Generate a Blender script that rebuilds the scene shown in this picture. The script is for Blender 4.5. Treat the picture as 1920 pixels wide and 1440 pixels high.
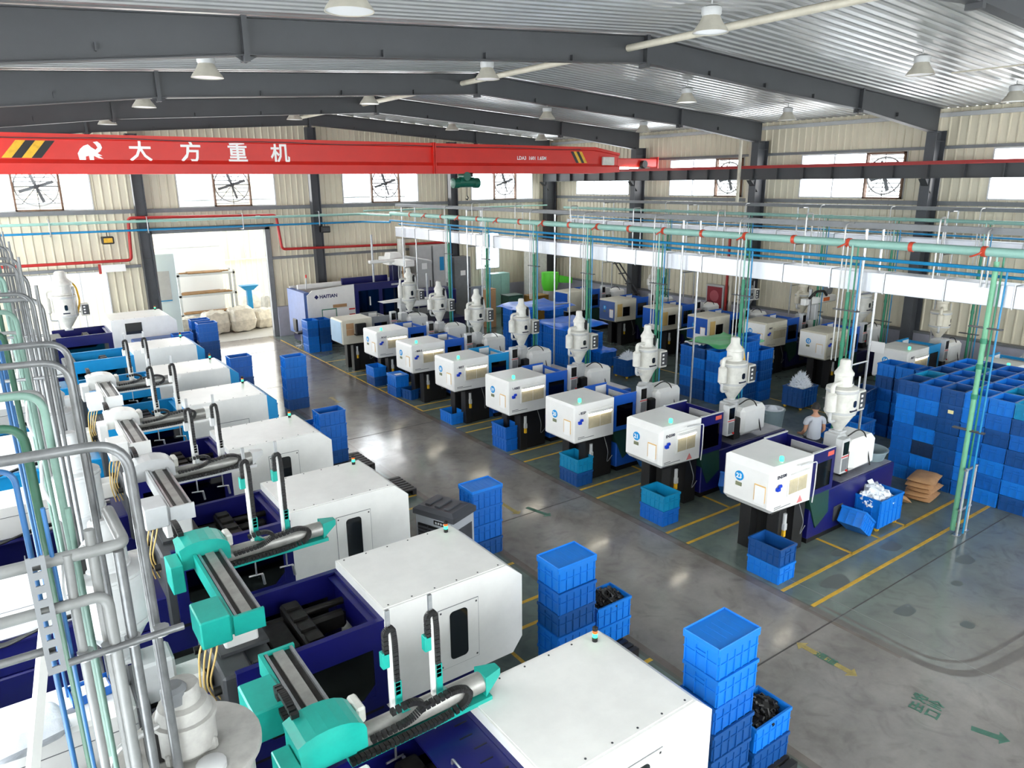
import bpy, bmesh, math, random
from mathutils import Vector, Matrix
random.seed(7)
PI = math.pi
for o in list(bpy.data.objects): bpy.data.objects.remove(o)
SC = bpy.context.scene
COL = SC.collection
# ------------------------------------------------------------------ camera
cam = bpy.data.cameras.new('camera'); co = bpy.data.objects.new('camera', cam); COL.objects.link(co)
FPX, YAW, PIT, ROL = 1368.0, math.radians(35.291), math.radians(15.4845), math.radians(-0.5145)
fw = Vector((math.sin(YAW)*math.cos(PIT), math.cos(YAW)*math.cos(PIT), -math.sin(PIT)))
rt = Vector((math.cos(YAW), -math.sin(YAW), 0)); up = rt.cross(fw)
rt, up = rt*math.cos(ROL)+up*math.sin(ROL), up*math.cos(ROL)-rt*math.sin(ROL)
co.matrix_world = Matrix(((rt.x, up.x, -fw.x, 0), (rt.y, up.y, -fw.y, 0), (rt.z, up.z, -fw.z, 7.0), (0, 0, 0, 1)))
cam.sensor_fit = 'HORIZONTAL'; cam.sensor_width = 36.0; cam.lens = 36.0*FPX/1920.0
cam.clip_start = 0.05; cam.clip_end = 400
SC.camera = co
# ------------------------------------------------------------------ world, daylight, exposure
SC.view_settings.view_transform = 'Standard'
SC.view_settings.look = 'None'
SC.view_settings.gamma = 1.0
SC.view_settings.use_curve_mapping = False
SC.view_settings.exposure = -0.35
w = bpy.data.worlds.new('sky'); SC.world = w; w.use_nodes = True
bg = w.node_tree.nodes['Background']
bg.inputs[0].default_value = (0.93, 0.97, 1.0, 1); bg.inputs[1].default_value = 11.0
try:
    SC.cycles.max_bounces = 7; SC.cycles.diffuse_bounces = 4; SC.cycles.glossy_bounces = 3
    SC.cycles.transparent_max_bounces = 8; SC.cycles.sample_clamp_indirect = 6.0
    SC.cycles.use_denoising = True
    SC.cycles.caustics_reflective = False; SC.cycles.caustics_refractive = False
except Exception: pass
def daylight(name, loc, rot, sx, sy, power, color=(1, 0.99, 0.97)):
    l = bpy.data.lights.new(name, 'AREA'); l.shape = 'RECTANGLE'; l.size = sx; l.size_y = sy
    l.energy = power; l.color = color
    o = bpy.data.objects.new(name, l); COL.objects.link(o); o.location = loc; o.rotation_euler = rot
    return o
# daylight coming in through the window bands of the long wall on the camera's side and the far walls, plus an added fill lamp behind the camera
daylight('daylight_side_high', (-1.45, 13.0, 7.0), (0, -PI/2, 0), 2.2, 44, 3000)
daylight('daylight_side_low', (-1.45, 12.0, 2.6), (0, -PI/2, 0), 2.6, 42, 1050)
daylight('added_fill_near_gable', (13.0, -8.8, 5.2), (-PI/2, 0, PI), 24, 6.0, 2200)  # added fill at the unseen near gable, brightens the machine rows
daylight('daylight_right_high', (27.3, 13.0, 7.1), (0, PI/2, 0), 1.6, 40, 900)
daylight('daylight_back_high', (13.0, 34.3, 7.0), (-PI/2, 0, 0), 22, 1.6, 600)
daylight('daylight_door', (8.2, 34.6, 2.6), (-PI/2, 0, 0), 4.6, 4.6, 260)
# ------------------------------------------------------------------ materials
def lin(c):
    return tuple(((v/255.0)/12.92 if v <= 10 else (((v/255.0)+0.055)/1.055)**2.4) for v in c)
MATS = {}
def mat(name, rgb, rough=0.5, metal=0.0, dirt=0.0, scale=3.0, emit=None, bump=0.0, coat=0.0, stretch=None):
    if name in MATS: return MATS[name]
    m = bpy.data.materials.new(name); m.use_nodes = True
    nt = m.node_tree; b = nt.nodes['Principled BSDF']
    c = lin(rgb)
    b.inputs['Base Color'].default_value = (*c, 1); b.inputs['Roughness'].default_value = rough; b.inputs['Metallic'].default_value = metal
    if coat: b.inputs['Coat Weight'].default_value = coat
    if emit:
        b.inputs['Emission Color'].default_value = (*lin(emit[0]), 1); b.inputs['Emission Strength'].default_value = emit[1]
    if dirt or bump:
        tc = nt.nodes.new('ShaderNodeTexCoord'); n = nt.nodes.new('ShaderNodeTexNoise')
        n.inputs['Scale'].default_value = scale; n.inputs['Detail'].default_value = 5; n.inputs['Roughness'].default_value = 0.65
        src = tc.outputs['Object']
        if stretch:
            mp = nt.nodes.new('ShaderNodeMapping'); mp.inputs['Scale'].default_value = stretch
            nt.links.new(src, mp.inputs['Vector']); src = mp.outputs['Vector']
        nt.links.new(src, n.inputs['Vector'])
        if dirt:
            r = nt.nodes.new('ShaderNodeValToRGB'); r.color_ramp.elements[0].position = 0.35; r.color_ramp.elements[1].position = 0.62
            r.color_ramp.elements[0].color = (*[v*(1-dirt) for v in c], 1); r.color_ramp.elements[1].color = (*c, 1)
            nt.links.new(n.outputs['Fac'], r.inputs['Fac']); nt.links.new(r.outputs['Color'], b.inputs['Base Color'])
        if bump:
            bp = nt.nodes.new('ShaderNodeBump'); bp.inputs['Strength'].default_value = bump; bp.inputs['Distance'].default_value = 0.02
            nt.links.new(n.outputs['Fac'], bp.inputs['Height']); nt.links.new(bp.outputs['Normal'], b.inputs['Normal'])
    MATS[name] = m; return m
def glass(name, rgb, mixv):
    m = bpy.data.materials.new(name); m.use_nodes = True; nt = m.node_tree
    for n in list(nt.nodes): nt.nodes.remove(n)
    out = nt.nodes.new('ShaderNodeOutputMaterial'); mx = nt.nodes.new('ShaderNodeMixShader')
    t = nt.nodes.new('ShaderNodeBsdfTransparent'); g = nt.nodes.new('ShaderNodeBsdfGlossy')
    t.inputs[0].default_value = (*lin(rgb), 1); g.inputs['Roughness'].default_value = 0.05; mx.inputs[0].default_value = mixv
    nt.links.new(t.outputs[0], mx.inputs[1]); nt.links.new(g.outputs[0], mx.inputs[2]); nt.links.new(mx.outputs[0], out.inputs[0])
    MATS[name] = m; return m
white = mat('machine_white', (232, 232, 228), 0.38, dirt=0.07, scale=2.2)
whiteB = mat('cover_white', (236, 236, 233), 0.35, dirt=0.05, scale=2.0)
cream = mat('cream_paint', (214, 208, 190), 0.45, dirt=0.12)
beige = mat('beige_paint', (205, 200, 182), 0.4, dirt=0.1)
offw = mat('hopper_white', (214, 213, 205), 0.38, dirt=0.16, scale=6)
lgrey = mat('light_grey_paint', (188, 190, 190), 0.4, dirt=0.1)
mgrey = mat('mid_grey_paint', (120, 123, 126), 0.5, dirt=0.15)
dgrey = mat('dark_grey_steel', (62, 64, 67), 0.5, dirt=0.15, scale=1.2)
black = mat('black_rubber', (16, 16, 17), 0.5)
blackg = mat('black_gloss', (9, 10, 12), 0.12)
iron = mat('oily_iron', (48, 47, 45), 0.42, metal=0.6, dirt=0.4, scale=9)
steel = mat('galvanised_steel', (186, 188, 190), 0.32, metal=0.85, dirt=0.2, scale=8)
alu = mat('aluminium', (188, 189, 188), 0.4, metal=0.5, dirt=0.15); beam_alu = mat('dull_extrusion', (158, 157, 152), 0.42, metal=0.4, dirt=0.25, scale=5)
ductm = mat('duct_galvanised', (226, 229, 236), 0.36, metal=0.25, dirt=0.08, scale=1.5)
navy = mat('navy_paint', (17, 19, 92), 0.32, dirt=0.15)
navyd = mat('navy_dark', (16, 18, 70), 0.35, dirt=0.2)
royal = mat('royal_blue_paint', (22, 84, 178), 0.35, dirt=0.12)
sky = mat('sky_blue_paint', (18, 140, 200), 0.35, dirt=0.1)
pale = mat('pale_blue_paint', (150, 180, 205), 0.4, dirt=0.1)
slate = mat('slate_blue_paint', (72, 100, 158), 0.4, dirt=0.15)
teal = mat('teal_paint', (28, 160, 146), 0.33, dirt=0.12, scale=5)
greenp = mat('green_pipe', (40, 128, 96), 0.4, dirt=0.15)
mint = mat('mint_pipe', (148, 192, 180), 0.4, dirt=0.1)
bluep = mat('blue_pipe', (14, 128, 178), 0.4, dirt=0.1)
pvc = mat('grey_pvc', (122, 124, 123), 0.38, dirt=0.15, scale=7)
valve_red = mat('valve_red', (202, 72, 46), 0.45); redp = mat('red_pipe', (176, 36, 34), 0.42, dirt=0.12)
crane_red = mat('crane_red', (206, 34, 22), 0.4, dirt=0.1, scale=1.0)
red = mat('red_paint', (200, 36, 30), 0.4)
yellow = mat('yellow_paint', (226, 176, 36), 0.5, dirt=0.25, scale=6)
linep = mat('floor_line_yellow', (214, 170, 52), 0.5, dirt=0.35, scale=5)
yel2 = mat('faded_yellow', (158, 142, 84), 0.5, dirt=0.35, scale=8)
grn2 = mat('faded_green', (66, 108, 92), 0.5, dirt=0.35, scale=8)
orange = mat('orange_plastic', (232, 110, 40), 0.4)
badge = mat('badge_blue', (20, 146, 214), 0.4)
label_w = mat('white_print', (244, 244, 242), 0.5)
label_b = mat('dark_print', (36, 40, 60), 0.5)
handle_b = mat('blue_handle', (16, 60, 190), 0.35)
wood = mat('pallet_wood', (168, 128, 84), 0.7, dirt=0.35, scale=10)
card = mat('cardboard', (178, 138, 98), 0.8, dirt=0.15)
kraft = mat('kraft_paper', (186, 142, 98), 0.75, dirt=0.2, scale=6, bump=0.5)
sackw = mat('woven_sack', (222, 214, 200), 0.8, dirt=0.25, scale=5, bump=0.6)
film = mat('clear_film', (226, 232, 240), 0.25, dirt=0.1, scale=8, bump=0.6)
petw = mat('milky_plastic', (236, 242, 248), 0.3, dirt=0.05)
skin = mat('skin_tone', (196, 146, 118), 0.55)
hairm = mat('black_hair', (18, 15, 14), 0.6)
shirt = mat('grey_shirt', (196, 200, 208), 0.8)
trous = mat('dark_trousers', (40, 44, 56), 0.85)
lampw = mat('lamp_shade', (190, 186, 172), 0.4, dirt=0.15)
lens = mat('lamp_lens', (235, 238, 240), 0.25)
glow_g = mat('beacon_green', (40, 235, 150), 0.3, emit=((70, 255, 175), 2.2))
glow_w = mat('work_light', (255, 250, 235), 0.3, emit=((255, 246, 226), 18.0))
window_dark = mat('dark_window', (26, 30, 34), 0.08, coat=0.5)
tan_win = mat('yellowed_window', (196, 186, 158), 0.25, dirt=0.2)
paneg = glass('window_glass', (250, 253, 255), 0.06)
smoke = glass('guard_glass', (70, 74, 82), 0.12)
CR = [mat('crate_bright_blue', (18, 118, 212), 0.34, dirt=0.08), mat('crate_mid_blue', (14, 98, 186), 0.36, dirt=0.1),
      mat('crate_deep_blue', (16, 74, 140), 0.38, dirt=0.1), mat('crate_teal_blue', (10, 132, 178), 0.38, dirt=0.1),
      mat('crate_navy', (22, 48, 84), 0.45, dirt=0.15)]
CRN = ['bright blue', 'mid blue', 'deep blue', 'teal blue', 'dark navy']
# floor: bare concrete aisle, green painted machine bays
def floor_mat():
    m = bpy.data.materials.new('floor_concrete'); m.use_nodes = True; nt = m.node_tree; b = nt.nodes['Principled BSDF']
    N = nt.nodes.new; L = nt.links.new
    tc = N('ShaderNodeTexCoord'); sp = N('ShaderNodeSeparateXYZ'); L(tc.outputs['Object'], sp.inputs[0])
    def mth(op, a, bv):
        n = N('ShaderNodeMath'); n.operation = op
        for i, v in enumerate((a, bv)):
            if isinstance(v, (int, float)): n.inputs[i].default_value = v
            else: L(v, n.inputs[i])
        return n.outputs[0]
    n1 = N('ShaderNodeTexNoise'); n1.inputs['Scale'].default_value = 0.7; n1.inputs['Detail'].default_value = 8; n1.inputs['Roughness'].default_value = 0.7
    n2 = N('ShaderNodeTexNoise'); n2.inputs['Scale'].default_value = 2.2; n2.inputs['Detail'].default_value = 6; n2.inputs['Distortion'].default_value = 0.2
    L(tc.outputs['Object'], n1.inputs['Vector']); L(tc.outputs['Object'], n2.inputs['Vector'])
    right = mth('GREATER_THAN', sp.outputs['X'], 10.42); left = mth('LESS_THAN', sp.outputs['X'], 7.24)
    nr = N('ShaderNodeMapRange'); nr.inputs[1].default_value = 3.2; nr.inputs[2].default_value = 6.2; L(sp.outputs['Y'], nr.inputs[0]); near = nr.outputs[0]
    edge = mth('ADD', mth('MULTIPLY', right, near), left)
    wear = mth('MULTIPLY', edge, mth('ADD', 0.45, mth('MULTIPLY', n1.outputs['Fac'], 0.8)))
    c1 = N('ShaderNodeValToRGB'); e = c1.color_ramp.elements
    e[0].position = 0.3; e[0].color = (*lin((108, 105, 101)), 1); e[1].position = 0.7; e[1].color = (*lin((140, 136, 131)), 1)
    L(n1.outputs['Fac'], c1.inputs['Fac'])
    c2 = N('ShaderNodeValToRGB'); e = c2.color_ramp.elements
    e[0].position = 0.3; e[0].color = (*lin((88, 104, 100)), 1); e[1].position = 0.7; e[1].color = (*lin((104, 121, 114)), 1)
    L(n2.outputs['Fac'], c2.inputs['Fac'])
    mx = N('ShaderNodeMix'); mx.data_type = 'RGBA'; mx.clamp_factor = True
    L(wear, mx.inputs[0]); L(c1.outputs['Color'], mx.inputs[6]); L(c2.outputs['Color'], mx.inputs[7])
    # brown scuffed strip where the painted bays meet the aisle
    d1 = mth('LESS_THAN', mth('ABSOLUTE', mth('SUBTRACT', sp.outputs['X'], 10.36), 0), 0.10)
    d2 = mth('LESS_THAN', mth('ABSOLUTE', mth('SUBTRACT', sp.outputs['X'], 7.27), 0), 0.10)
    d1 = mth('MULTIPLY', d1, mth('GREATER_THAN', sp.outputs['Y'], 4.4))
    st = mth('MULTIPLY', mth('ADD', d1, d2), mth('MULTIPLY', n2.outputs['Fac'], 0.9))
    mx2 = N('ShaderNodeMix'); mx2.data_type = 'RGBA'; mx2.clamp_factor = True
    L(st, mx2.inputs[0]); L(mx.outputs[2], mx2.inputs[6]); mx2.inputs[7].default_value = (*lin((84, 70, 56)), 1)
    # swirled polishing marks and dark stains
    n3 = N('ShaderNodeTexNoise'); n3.inputs['Scale'].default_value = 1.6; n3.inputs['Detail'].default_value = 3; n3.inputs['Distortion'].default_value = 2.5
    L(tc.outputs['Object'], n3.inputs['Vector'])
    c3 = N('ShaderNodeValToRGB'); e = c3.color_ramp.elements; e[0].position = 0.25; e[0].color = (.72, .72, .72, 1); e[1].position = 0.5; e[1].color = (1, 1, 1, 1)
    L(n3.outputs['Fac'], c3.inputs['Fac'])
    mx3 = N('ShaderNodeMix'); mx3.data_type = 'RGBA'; mx3.blend_type = 'MULTIPLY'; mx3.inputs[0].default_value = 0.8
    L(mx2.outputs[2], mx3.inputs[6]); L(c3.outputs['Color'], mx3.inputs[7])
    L(mx3.outputs[2], b.inputs['Base Color'])
    r = N('ShaderNodeMapRange'); r.inputs[3].default_value = 0.06; r.inputs[4].default_value = 0.26
    L(n2.outputs['Fac'], r.inputs[0]); L(r.outputs[0], b.inputs['Roughness'])
    bp = N('ShaderNodeBump'); bp.inputs['Strength'].default_value = 0.06; bp.inputs['Distance'].default_value = 0.02
    L(n2.outputs['Fac'], bp.inputs['Height']); L(bp.outputs['Normal'], b.inputs['Normal'])
    return m
floorm = floor_mat()
wall_m = mat('wall_sheet', (220, 213, 190), 0.45, dirt=0.1, scale=0.8, stretch=(3, 3, 0.6))
dado_m = mat('dado_paint', (176, 176, 190), 0.6, dirt=0.12)
roof_m = mat('roof_liner', (200, 202, 202), 0.27, metal=0.45, dirt=0.12, scale=1.0)
beam_m = mat('beam_paint', (64, 66, 69), 0.5, dirt=0.12, scale=0.9)
colm = mat('column_paint', (70, 73, 78), 0.5, dirt=0.12)
winframe = mat('window_frame', (206, 208, 210), 0.4)
# ------------------------------------------------------------------ mesh builder
class G:
    def __init__(s): s.v = []; s.f = []; s.smooth = False
    def add(s, vs, fs):
        n = len(s.v); s.v += [tuple(v) for v in vs]; s.f += [tuple(i+n for i in f) for f in fs]; return s
    def box(s, x0, x1, y0, y1, z0, z1, bev=0.0):
        if x0 > x1: x0, x1 = x1, x0
        if y0 > y1: y0, y1 = y1, y0
        if z0 > z1: z0, z1 = z1, z0
        if bev <= 0:
            return s.add([(x0, y0, z0), (x1, y0, z0), (x1, y1, z0), (x0, y1, z0), (x0, y0, z1), (x1, y0, z1), (x1, y1, z1), (x0, y1, z1)],
                         [(3, 2, 1, 0), (4, 5, 6, 7), (0, 1, 5, 4), (1, 2, 6, 5), (2, 3, 7, 6), (3, 0, 4, 7)])
        b = min(bev, (x1-x0)/2.01, (y1-y0)/2.01, (z1-z0)/2.01); pts = []
        for X, sx in ((x0, 1), (x1, -1)):
            for Y, sy in ((y0, 1), (y1, -1)):
                for Z, sz in ((z0, 1), (z1, -1)):
                    pts += [(X, Y+sy*b, Z+sz*b), (X+sx*b, Y, Z+sz*b), (X+sx*b, Y+sy*b, Z)]
        return s.hull(pts)
    def hull(s, pts):
        bm = bmesh.new()
        for p in pts: bm.verts.new(p)
        r = bmesh.ops.convex_hull(bm, input=bm.verts)
        bmesh.ops.delete(bm, geom=[g for g in r['geom_interior'] if isinstance(g, bmesh.types.BMVert)], context='VERTS')
        bmesh.ops.dissolve_limit(bm, angle_limit=0.01, verts=bm.verts, edges=bm.edges)
        bm.verts.index_update()
        s.add([v.co[:] for v in bm.verts], [[v.index for v in f.verts] for f in bm.faces]); bm.free(); return s
    def prism(s, poly, ax, a, b):
        if a > b: a, b = b, a
        A = sum(poly[i][0]*poly[(i+1) % len(poly)][1]-poly[(i+1) % len(poly)][0]*poly[i][1] for i in range(len(poly)))
        p = list(poly) if A > 0 else list(poly)[::-1]
        if ax == 'y': p = p[::-1]
        mk = {'x': lambda u, v, t: (t, u, v), 'y': lambda u, v, t: (u, t, v), 'z': lambda u, v, t: (u, v, t)}[ax]
        n = len(p)
        return s.add([mk(u, v, a) for u, v in p]+[mk(u, v, b) for u, v in p],
                     [tuple(range(n))[::-1], tuple(range(n, 2*n))]+[(i, (i+1) % n, n+(i+1) % n, n+i) for i in range(n)])
    def tube(s, pts, r, n=10, caps=True):
        s.smooth = True
        P = [Vector(p) for p in pts]; m = len(P); rs = r if isinstance(r, (list, tuple)) else [r]*m
        T = [(P[min(i+1, m-1)]-P[max(i-1, 0)]).normalized() for i in range(m)]
        a = Vector((0, 0, 1)) if abs(T[0].z) < 0.9 else Vector((1, 0, 0))
        u = T[0].cross(a).normalized(); vs = []
        for i in range(m):
            u = (u-T[i]*u.dot(T[i])).normalized(); w_ = T[i].cross(u)
            k = 1.0
            if 0 < i < m-1:
                c = (P[i]-P[i-1]).normalized().dot(T[i]); k = 1/max(c, 0.5)
            for j in range(n):
                t = 2*PI*j/n; vs.append(P[i]+(u*math.cos(t)+w_*math.sin(t))*rs[i]*(1 if k < 1.02 else (1+k)/2))
        fs = [(i*n+j, i*n+(j+1) % n, (i+1)*n+(j+1) % n, (i+1)*n+j) for i in range(m-1) for j in range(n)]
        if caps: fs += [tuple(range(n))[::-1], tuple(range((m-1)*n, m*n))]
        return s.add(vs, fs)
    def cyl(s, p, q, r, n=12): return s.tube([p, q], r, n)
    def lathe(s, prof, cx=0, cy=0, n=18, caps=True):
        s.smooth = True; vs = []
        for r, z in prof:
            for j in range(n): t = 2*PI*j/n; vs.append((cx+r*math.cos(t), cy+r*math.sin(t), z))
        m = len(prof)
        fs = [(i*n+j, i*n+(j+1) % n, (i+1)*n+(j+1) % n, (i+1)*n+j) for i in range(m-1) for j in range(n)]
        if caps: fs += [tuple(range(n))[::-1], tuple(range((m-1)*n, m*n))]
        return s.add(vs, fs)
    def mesh(s, name):
        me = bpy.data.meshes.new(name); me.from_pydata(s.v, [], s.f); me.update()
        if s.smooth:
            me.polygons.foreach_set('use_smooth', [True]*len(me.polygons)); me.set_sharp_from_angle(angle=0.7)
        return me
def fil(pts, r, n=5):
    """round the corners of a polyline"""
    P = [Vector(p) for p in pts]; out = [P[0]]
    for i in range(1, len(P)-1):
        a = (P[i-1]-P[i]); b = (P[i+1]-P[i]); d = min(r, a.length*0.49, b.length*0.49)
        p0 = P[i]+a.normalized()*d; p1 = P[i]+b.normalized()*d
        for k in range(n+1):
            t = k/n; out.append(p0*(1-t)**2+P[i]*2*t*(1-t)+p1*t*t)
    out.append(P[-1]); return out
def rrect(x0, x1, y0, y1, r, n=4):
    out = []
    for cx, cy, a0 in ((x1-r, y0+r, -PI/2), (x1-r, y1-r, 0), (x0+r, y1-r, PI/2), (x0+r, y0+r, PI)):
        for k in range(n+1): a = a0+PI/2*k/n; out.append((cx+r*math.cos(a), cy+r*math.sin(a)))
    return out
def disc(cx, cy, r, n=20): return [(cx+r*math.cos(2*PI*i/n), cy+r*math.sin(2*PI*i/n)) for i in range(n)]
def obj(name, g, m, parent=None, loc=None, label=None):
    me = g.mesh(name) if isinstance(g, G) else g
    o = bpy.data.objects.new(name, me); COL.objects.link(o)
    if m is not None and not me.materials: me.materials.append(m)
    if parent: o.parent = parent
    if loc: o.location = loc
    if label: o['label'] = label
    return o
def tag(o, label, cat, group=None, kind=None):
    o['label'] = label; o['category'] = cat
    if group: o['group'] = group
    if kind: o['kind'] = kind
    return o
def thing(name, label, cat, loc=(0, 0, 0), rz=0, group=None):
    o = bpy.data.objects.new(name, None); COL.objects.link(o); o.location = loc; o.rotation_euler = (0, 0, rz); o.empty_display_size = 0.1
    return tag(o, label, cat, group)
def struct(name, g=None, m=None, loc=None):
    if g is None:
        o = bpy.data.objects.new(name, None); COL.objects.link(o)
        if loc: o.location = loc
    else: o = obj(name, g, m, None, loc)
    o['kind'] = 'structure'; return o
TXT = {}
def text(name, body, size, m, parent, loc, rot, off=0.0, align='LEFT', ext=0.003, sx=1.0):
    c = bpy.data.curves.new(name, 'FONT'); c.body = body; c.size = size; c.extrude = ext; c.offset = off; c.align_x = align; c.align_y = 'CENTER'; c.resolution_u = 2
    key = (body, size, off, align, ext)
    if key not in TXT:
        tmp = bpy.data.objects.new('tmp', c); COL.objects.link(tmp); bpy.context.view_layer.update()
        TXT[key] = bpy.data.meshes.new_from_object(tmp.evaluated_get(bpy.context.evaluated_depsgraph_get()))
        TXT[key].name = 'lettering'; bpy.data.objects.remove(tmp)
    me = TXT[key].copy(); me.materials.clear(); me.materials.append(m)
    o = bpy.data.objects.new(name, me); COL.objects.link(o); o.parent = parent; o.location = loc; o.rotation_euler = rot; o.scale = (sx, 1, 1)
    return o
KIDS = {}
def dup(root, loc=None, rz=None, label=None):
    def cp(o, par):
        c = o.copy(); COL.objects.link(c)
        if par: c.parent = par
        for ch in o.children: cp(ch, c)
        return c
    r = cp(root, None)
    if loc: r.location = loc
    if rz is not None: r.rotation_euler = (0, 0, rz)
    if label: r['label'] = label
    return r
# ================================================================== the building shell
XL, XR, YN, YB = -1.6, 27.5, -9.0, 34.5
XRIDGE, ZRIDGE, SLOPE = 12.96, 10.19, 0.064
def roofz(x): return ZRIDGE-SLOPE*abs(x-XRIDGE)
floor = struct('floor', G().box(XL-0.2, XR+0.2, YN-0.2, YB+0.1, -0.2, 0.0), floorm)
struct('floor_annex', G().box(0, 18, YB+0.1, 46, -0.22, -0.02), mat('yard_concrete', (176, 172, 164), 0.7, dirt=0.1))
def line(x0, y0, x1, y1, wd=0.07):
    d = Vector((x1-x0, y1-y0)).normalized(); nx, ny = -d.y*wd/2, d.x*wd/2
    obj('yellow_line', G().prism([(x0+nx, y0+ny), (x0-nx, y0-ny), (x1-nx, y1-ny), (x1+nx, y1+ny)], 'z', 0.0, 0.003), linep, floor)
for y, x1 in ((6.0, 18.6), (6.59, 17.2), (8.77, 13.0), (9.32, 13.2), (11.46, 13.0), (12.04, 13.2), (14.27, 12.6), (14.9, 12.8), (17.12, 12.6), (17.64, 12.8),
              (19.7, 12.4), (20.3, 12.6), (22.4, 12.4), (23.0, 12.6), (25.1, 12.2), (25.7, 12.4), (27.9, 12.2)):
    line(10.46, y, x1, y)
for y in (7.0, 7.1): pass
line(12.72, 6.6, 12.72, 7.6); line(13.75, 6.6, 13.75, 7.4); line(14.72, 6.6, 14.72, 7.2)
for y in (9.34, 12.06, 14.92): line(12.5, y, 12.5, y+1.0)
line(10.47, 19.7, 10.47, 33.4, 0.06)
for y in (3.0, 3.55, 4.9, 5.45, 6.6, 8.4, 9.0, 10.2, 10.8, 13.5, 14.1, 17.0):
    line(5.9, y, 7.22, y)
line(5.6, 3.0, 5.6, 14, 0.06)
for y in (16.0, 13.3): line(20.4, y, 22.0, y)
line(20.4, 9.5, 20.4, 25.0, 0.05)
jm = mat('joint_dark', (64, 62, 60), 0.7)
for y in (-1.0, 5.55, 11.75, 18.6, 25.4, 31.4): obj('floor_joint', G().box(7.3, 10.34, y-0.012, y+0.012, 0, 0.002), jm, floor)
obj('floor_joint', G().box(10.9, 10.915, 2.0, 6.9, 0, 0.002), mat('joint_pale', (120, 122, 118), 0.7), floor)
obj('floor_joint', G().box(10.36, 18.0, 5.54, 5.56, 0, 0.0015), jm, floor)
# painted floor signs
def floor_arrow(cx, cy, L, m, ang, double=True):
    pts = [(-L/2+.12, -.05), (L/2-.12, -.05), (L/2-.12, -.13), (L/2, 0), (L/2-.12, .13), (L/2-.12, .05), (-L/2+.12, .05)]
    pts += [(-L/2+.12, .13), (-L/2, 0), (-L/2+.12, -.13)] if double else []
    c, s = math.cos(ang), math.sin(ang)
    return G().prism([(cx+x*c-y*s, cy+x*s+y*c) for x, y in pts], 'z', 0.0, 0.003)
a = obj('painted_arrow', floor_arrow(9.35, 5.05, 1.0, yel2, PI/2), yel2, floor)
text('painted_words', '通道', 0.17, grn2, a, (9.35, 5.05, 0.0045), (0, 0, -PI/2), 0.004, 'CENTER', 0.001)
a = obj('painted_arrow', floor_arrow(8.55, 12.35, 1.0, yel2, PI/2), yel2, floor)
obj('painted_arrow', floor_arrow(8.95, 11.75, 0.8, grn2, PI/2-2.9, False), grn2, floor)
obj('painted_arrow', floor_arrow(9.62, 2.95, 0.55, grn2, -PI/2+0.35, False), grn2, floor)
a = obj('painted_sign', G().box(9.35, 9.36, 3.55, 3.56, 0, 0.002), grn2, floor)
text('painted_words', '安全', 0.2, grn2, a, (9.62, 3.68, 0.003), (0, 0, -PI/2+0.15), 0.006, 'CENTER', 0.001)
text('painted_words', '出口', 0.2, grn2, a, (9.40, 3.62, 0.003), (0, 0, -PI/2+0.15), 0.006, 'CENTER', 0.001)
obj('painted_arrow', floor_arrow(8.7, 22.6, 0.8, yel2, PI/2), yel2, floor)
# oil stains and curved tyre marks on the bare bay
stain = mat('oil_stain', (88, 94, 91), 0.45)
for x, y, r, e in ((11.6, 5.0, .16, 1.4), (12.0, 4.2, .12, 1), (12.6, 6.75, .16, 1.6), (14.2, 5.2, .17, 1.3), (13.2, 4.9, .1, 1.2), (11.5, 6.2, .22, 1.5), (13.6, 6.3, .2, 1.2)):
    obj('oil_stain', G().prism([(x+a_*e, y+b_) for a_, b_ in [(r*(1+.15*math.sin(3*t))*math.cos(t), r*(1+.2*math.cos(2*t))*math.sin(t)) for t in [i*2*PI/14 for i in range(14)]]], 'z', 0, 0.0012), stain, floor)
tyre = mat('tyre_mark', (104, 100, 95), 0.5, dirt=0.2)
for off, wd in ((0.0, 0.075), (0.24, 0.03)):
    pts = fil([(10.42+off*.8, 6.0, 0), (10.40+off*.8, 3.6+off*.8, 0), (12.0, 3.36+off, 0), (18.0, 2.9+off*1.6, 0)], .7, 10)
    g = G()
    for i in range(len(pts)-1):
        p, q = pts[i], pts[i+1]; d = (q-p).normalized(); n = Vector((-d.y, d.x, 0))*wd
        g.add([p+n, p-n, q-n, q+n], [(0, 1, 2, 3)])
    for k in range(len(g.v)): g.v[k] = (g.v[k][0], g.v[k][1], 0.001+off*.001)
    obj('tyre_mark', g, tyre, floor)
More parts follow.
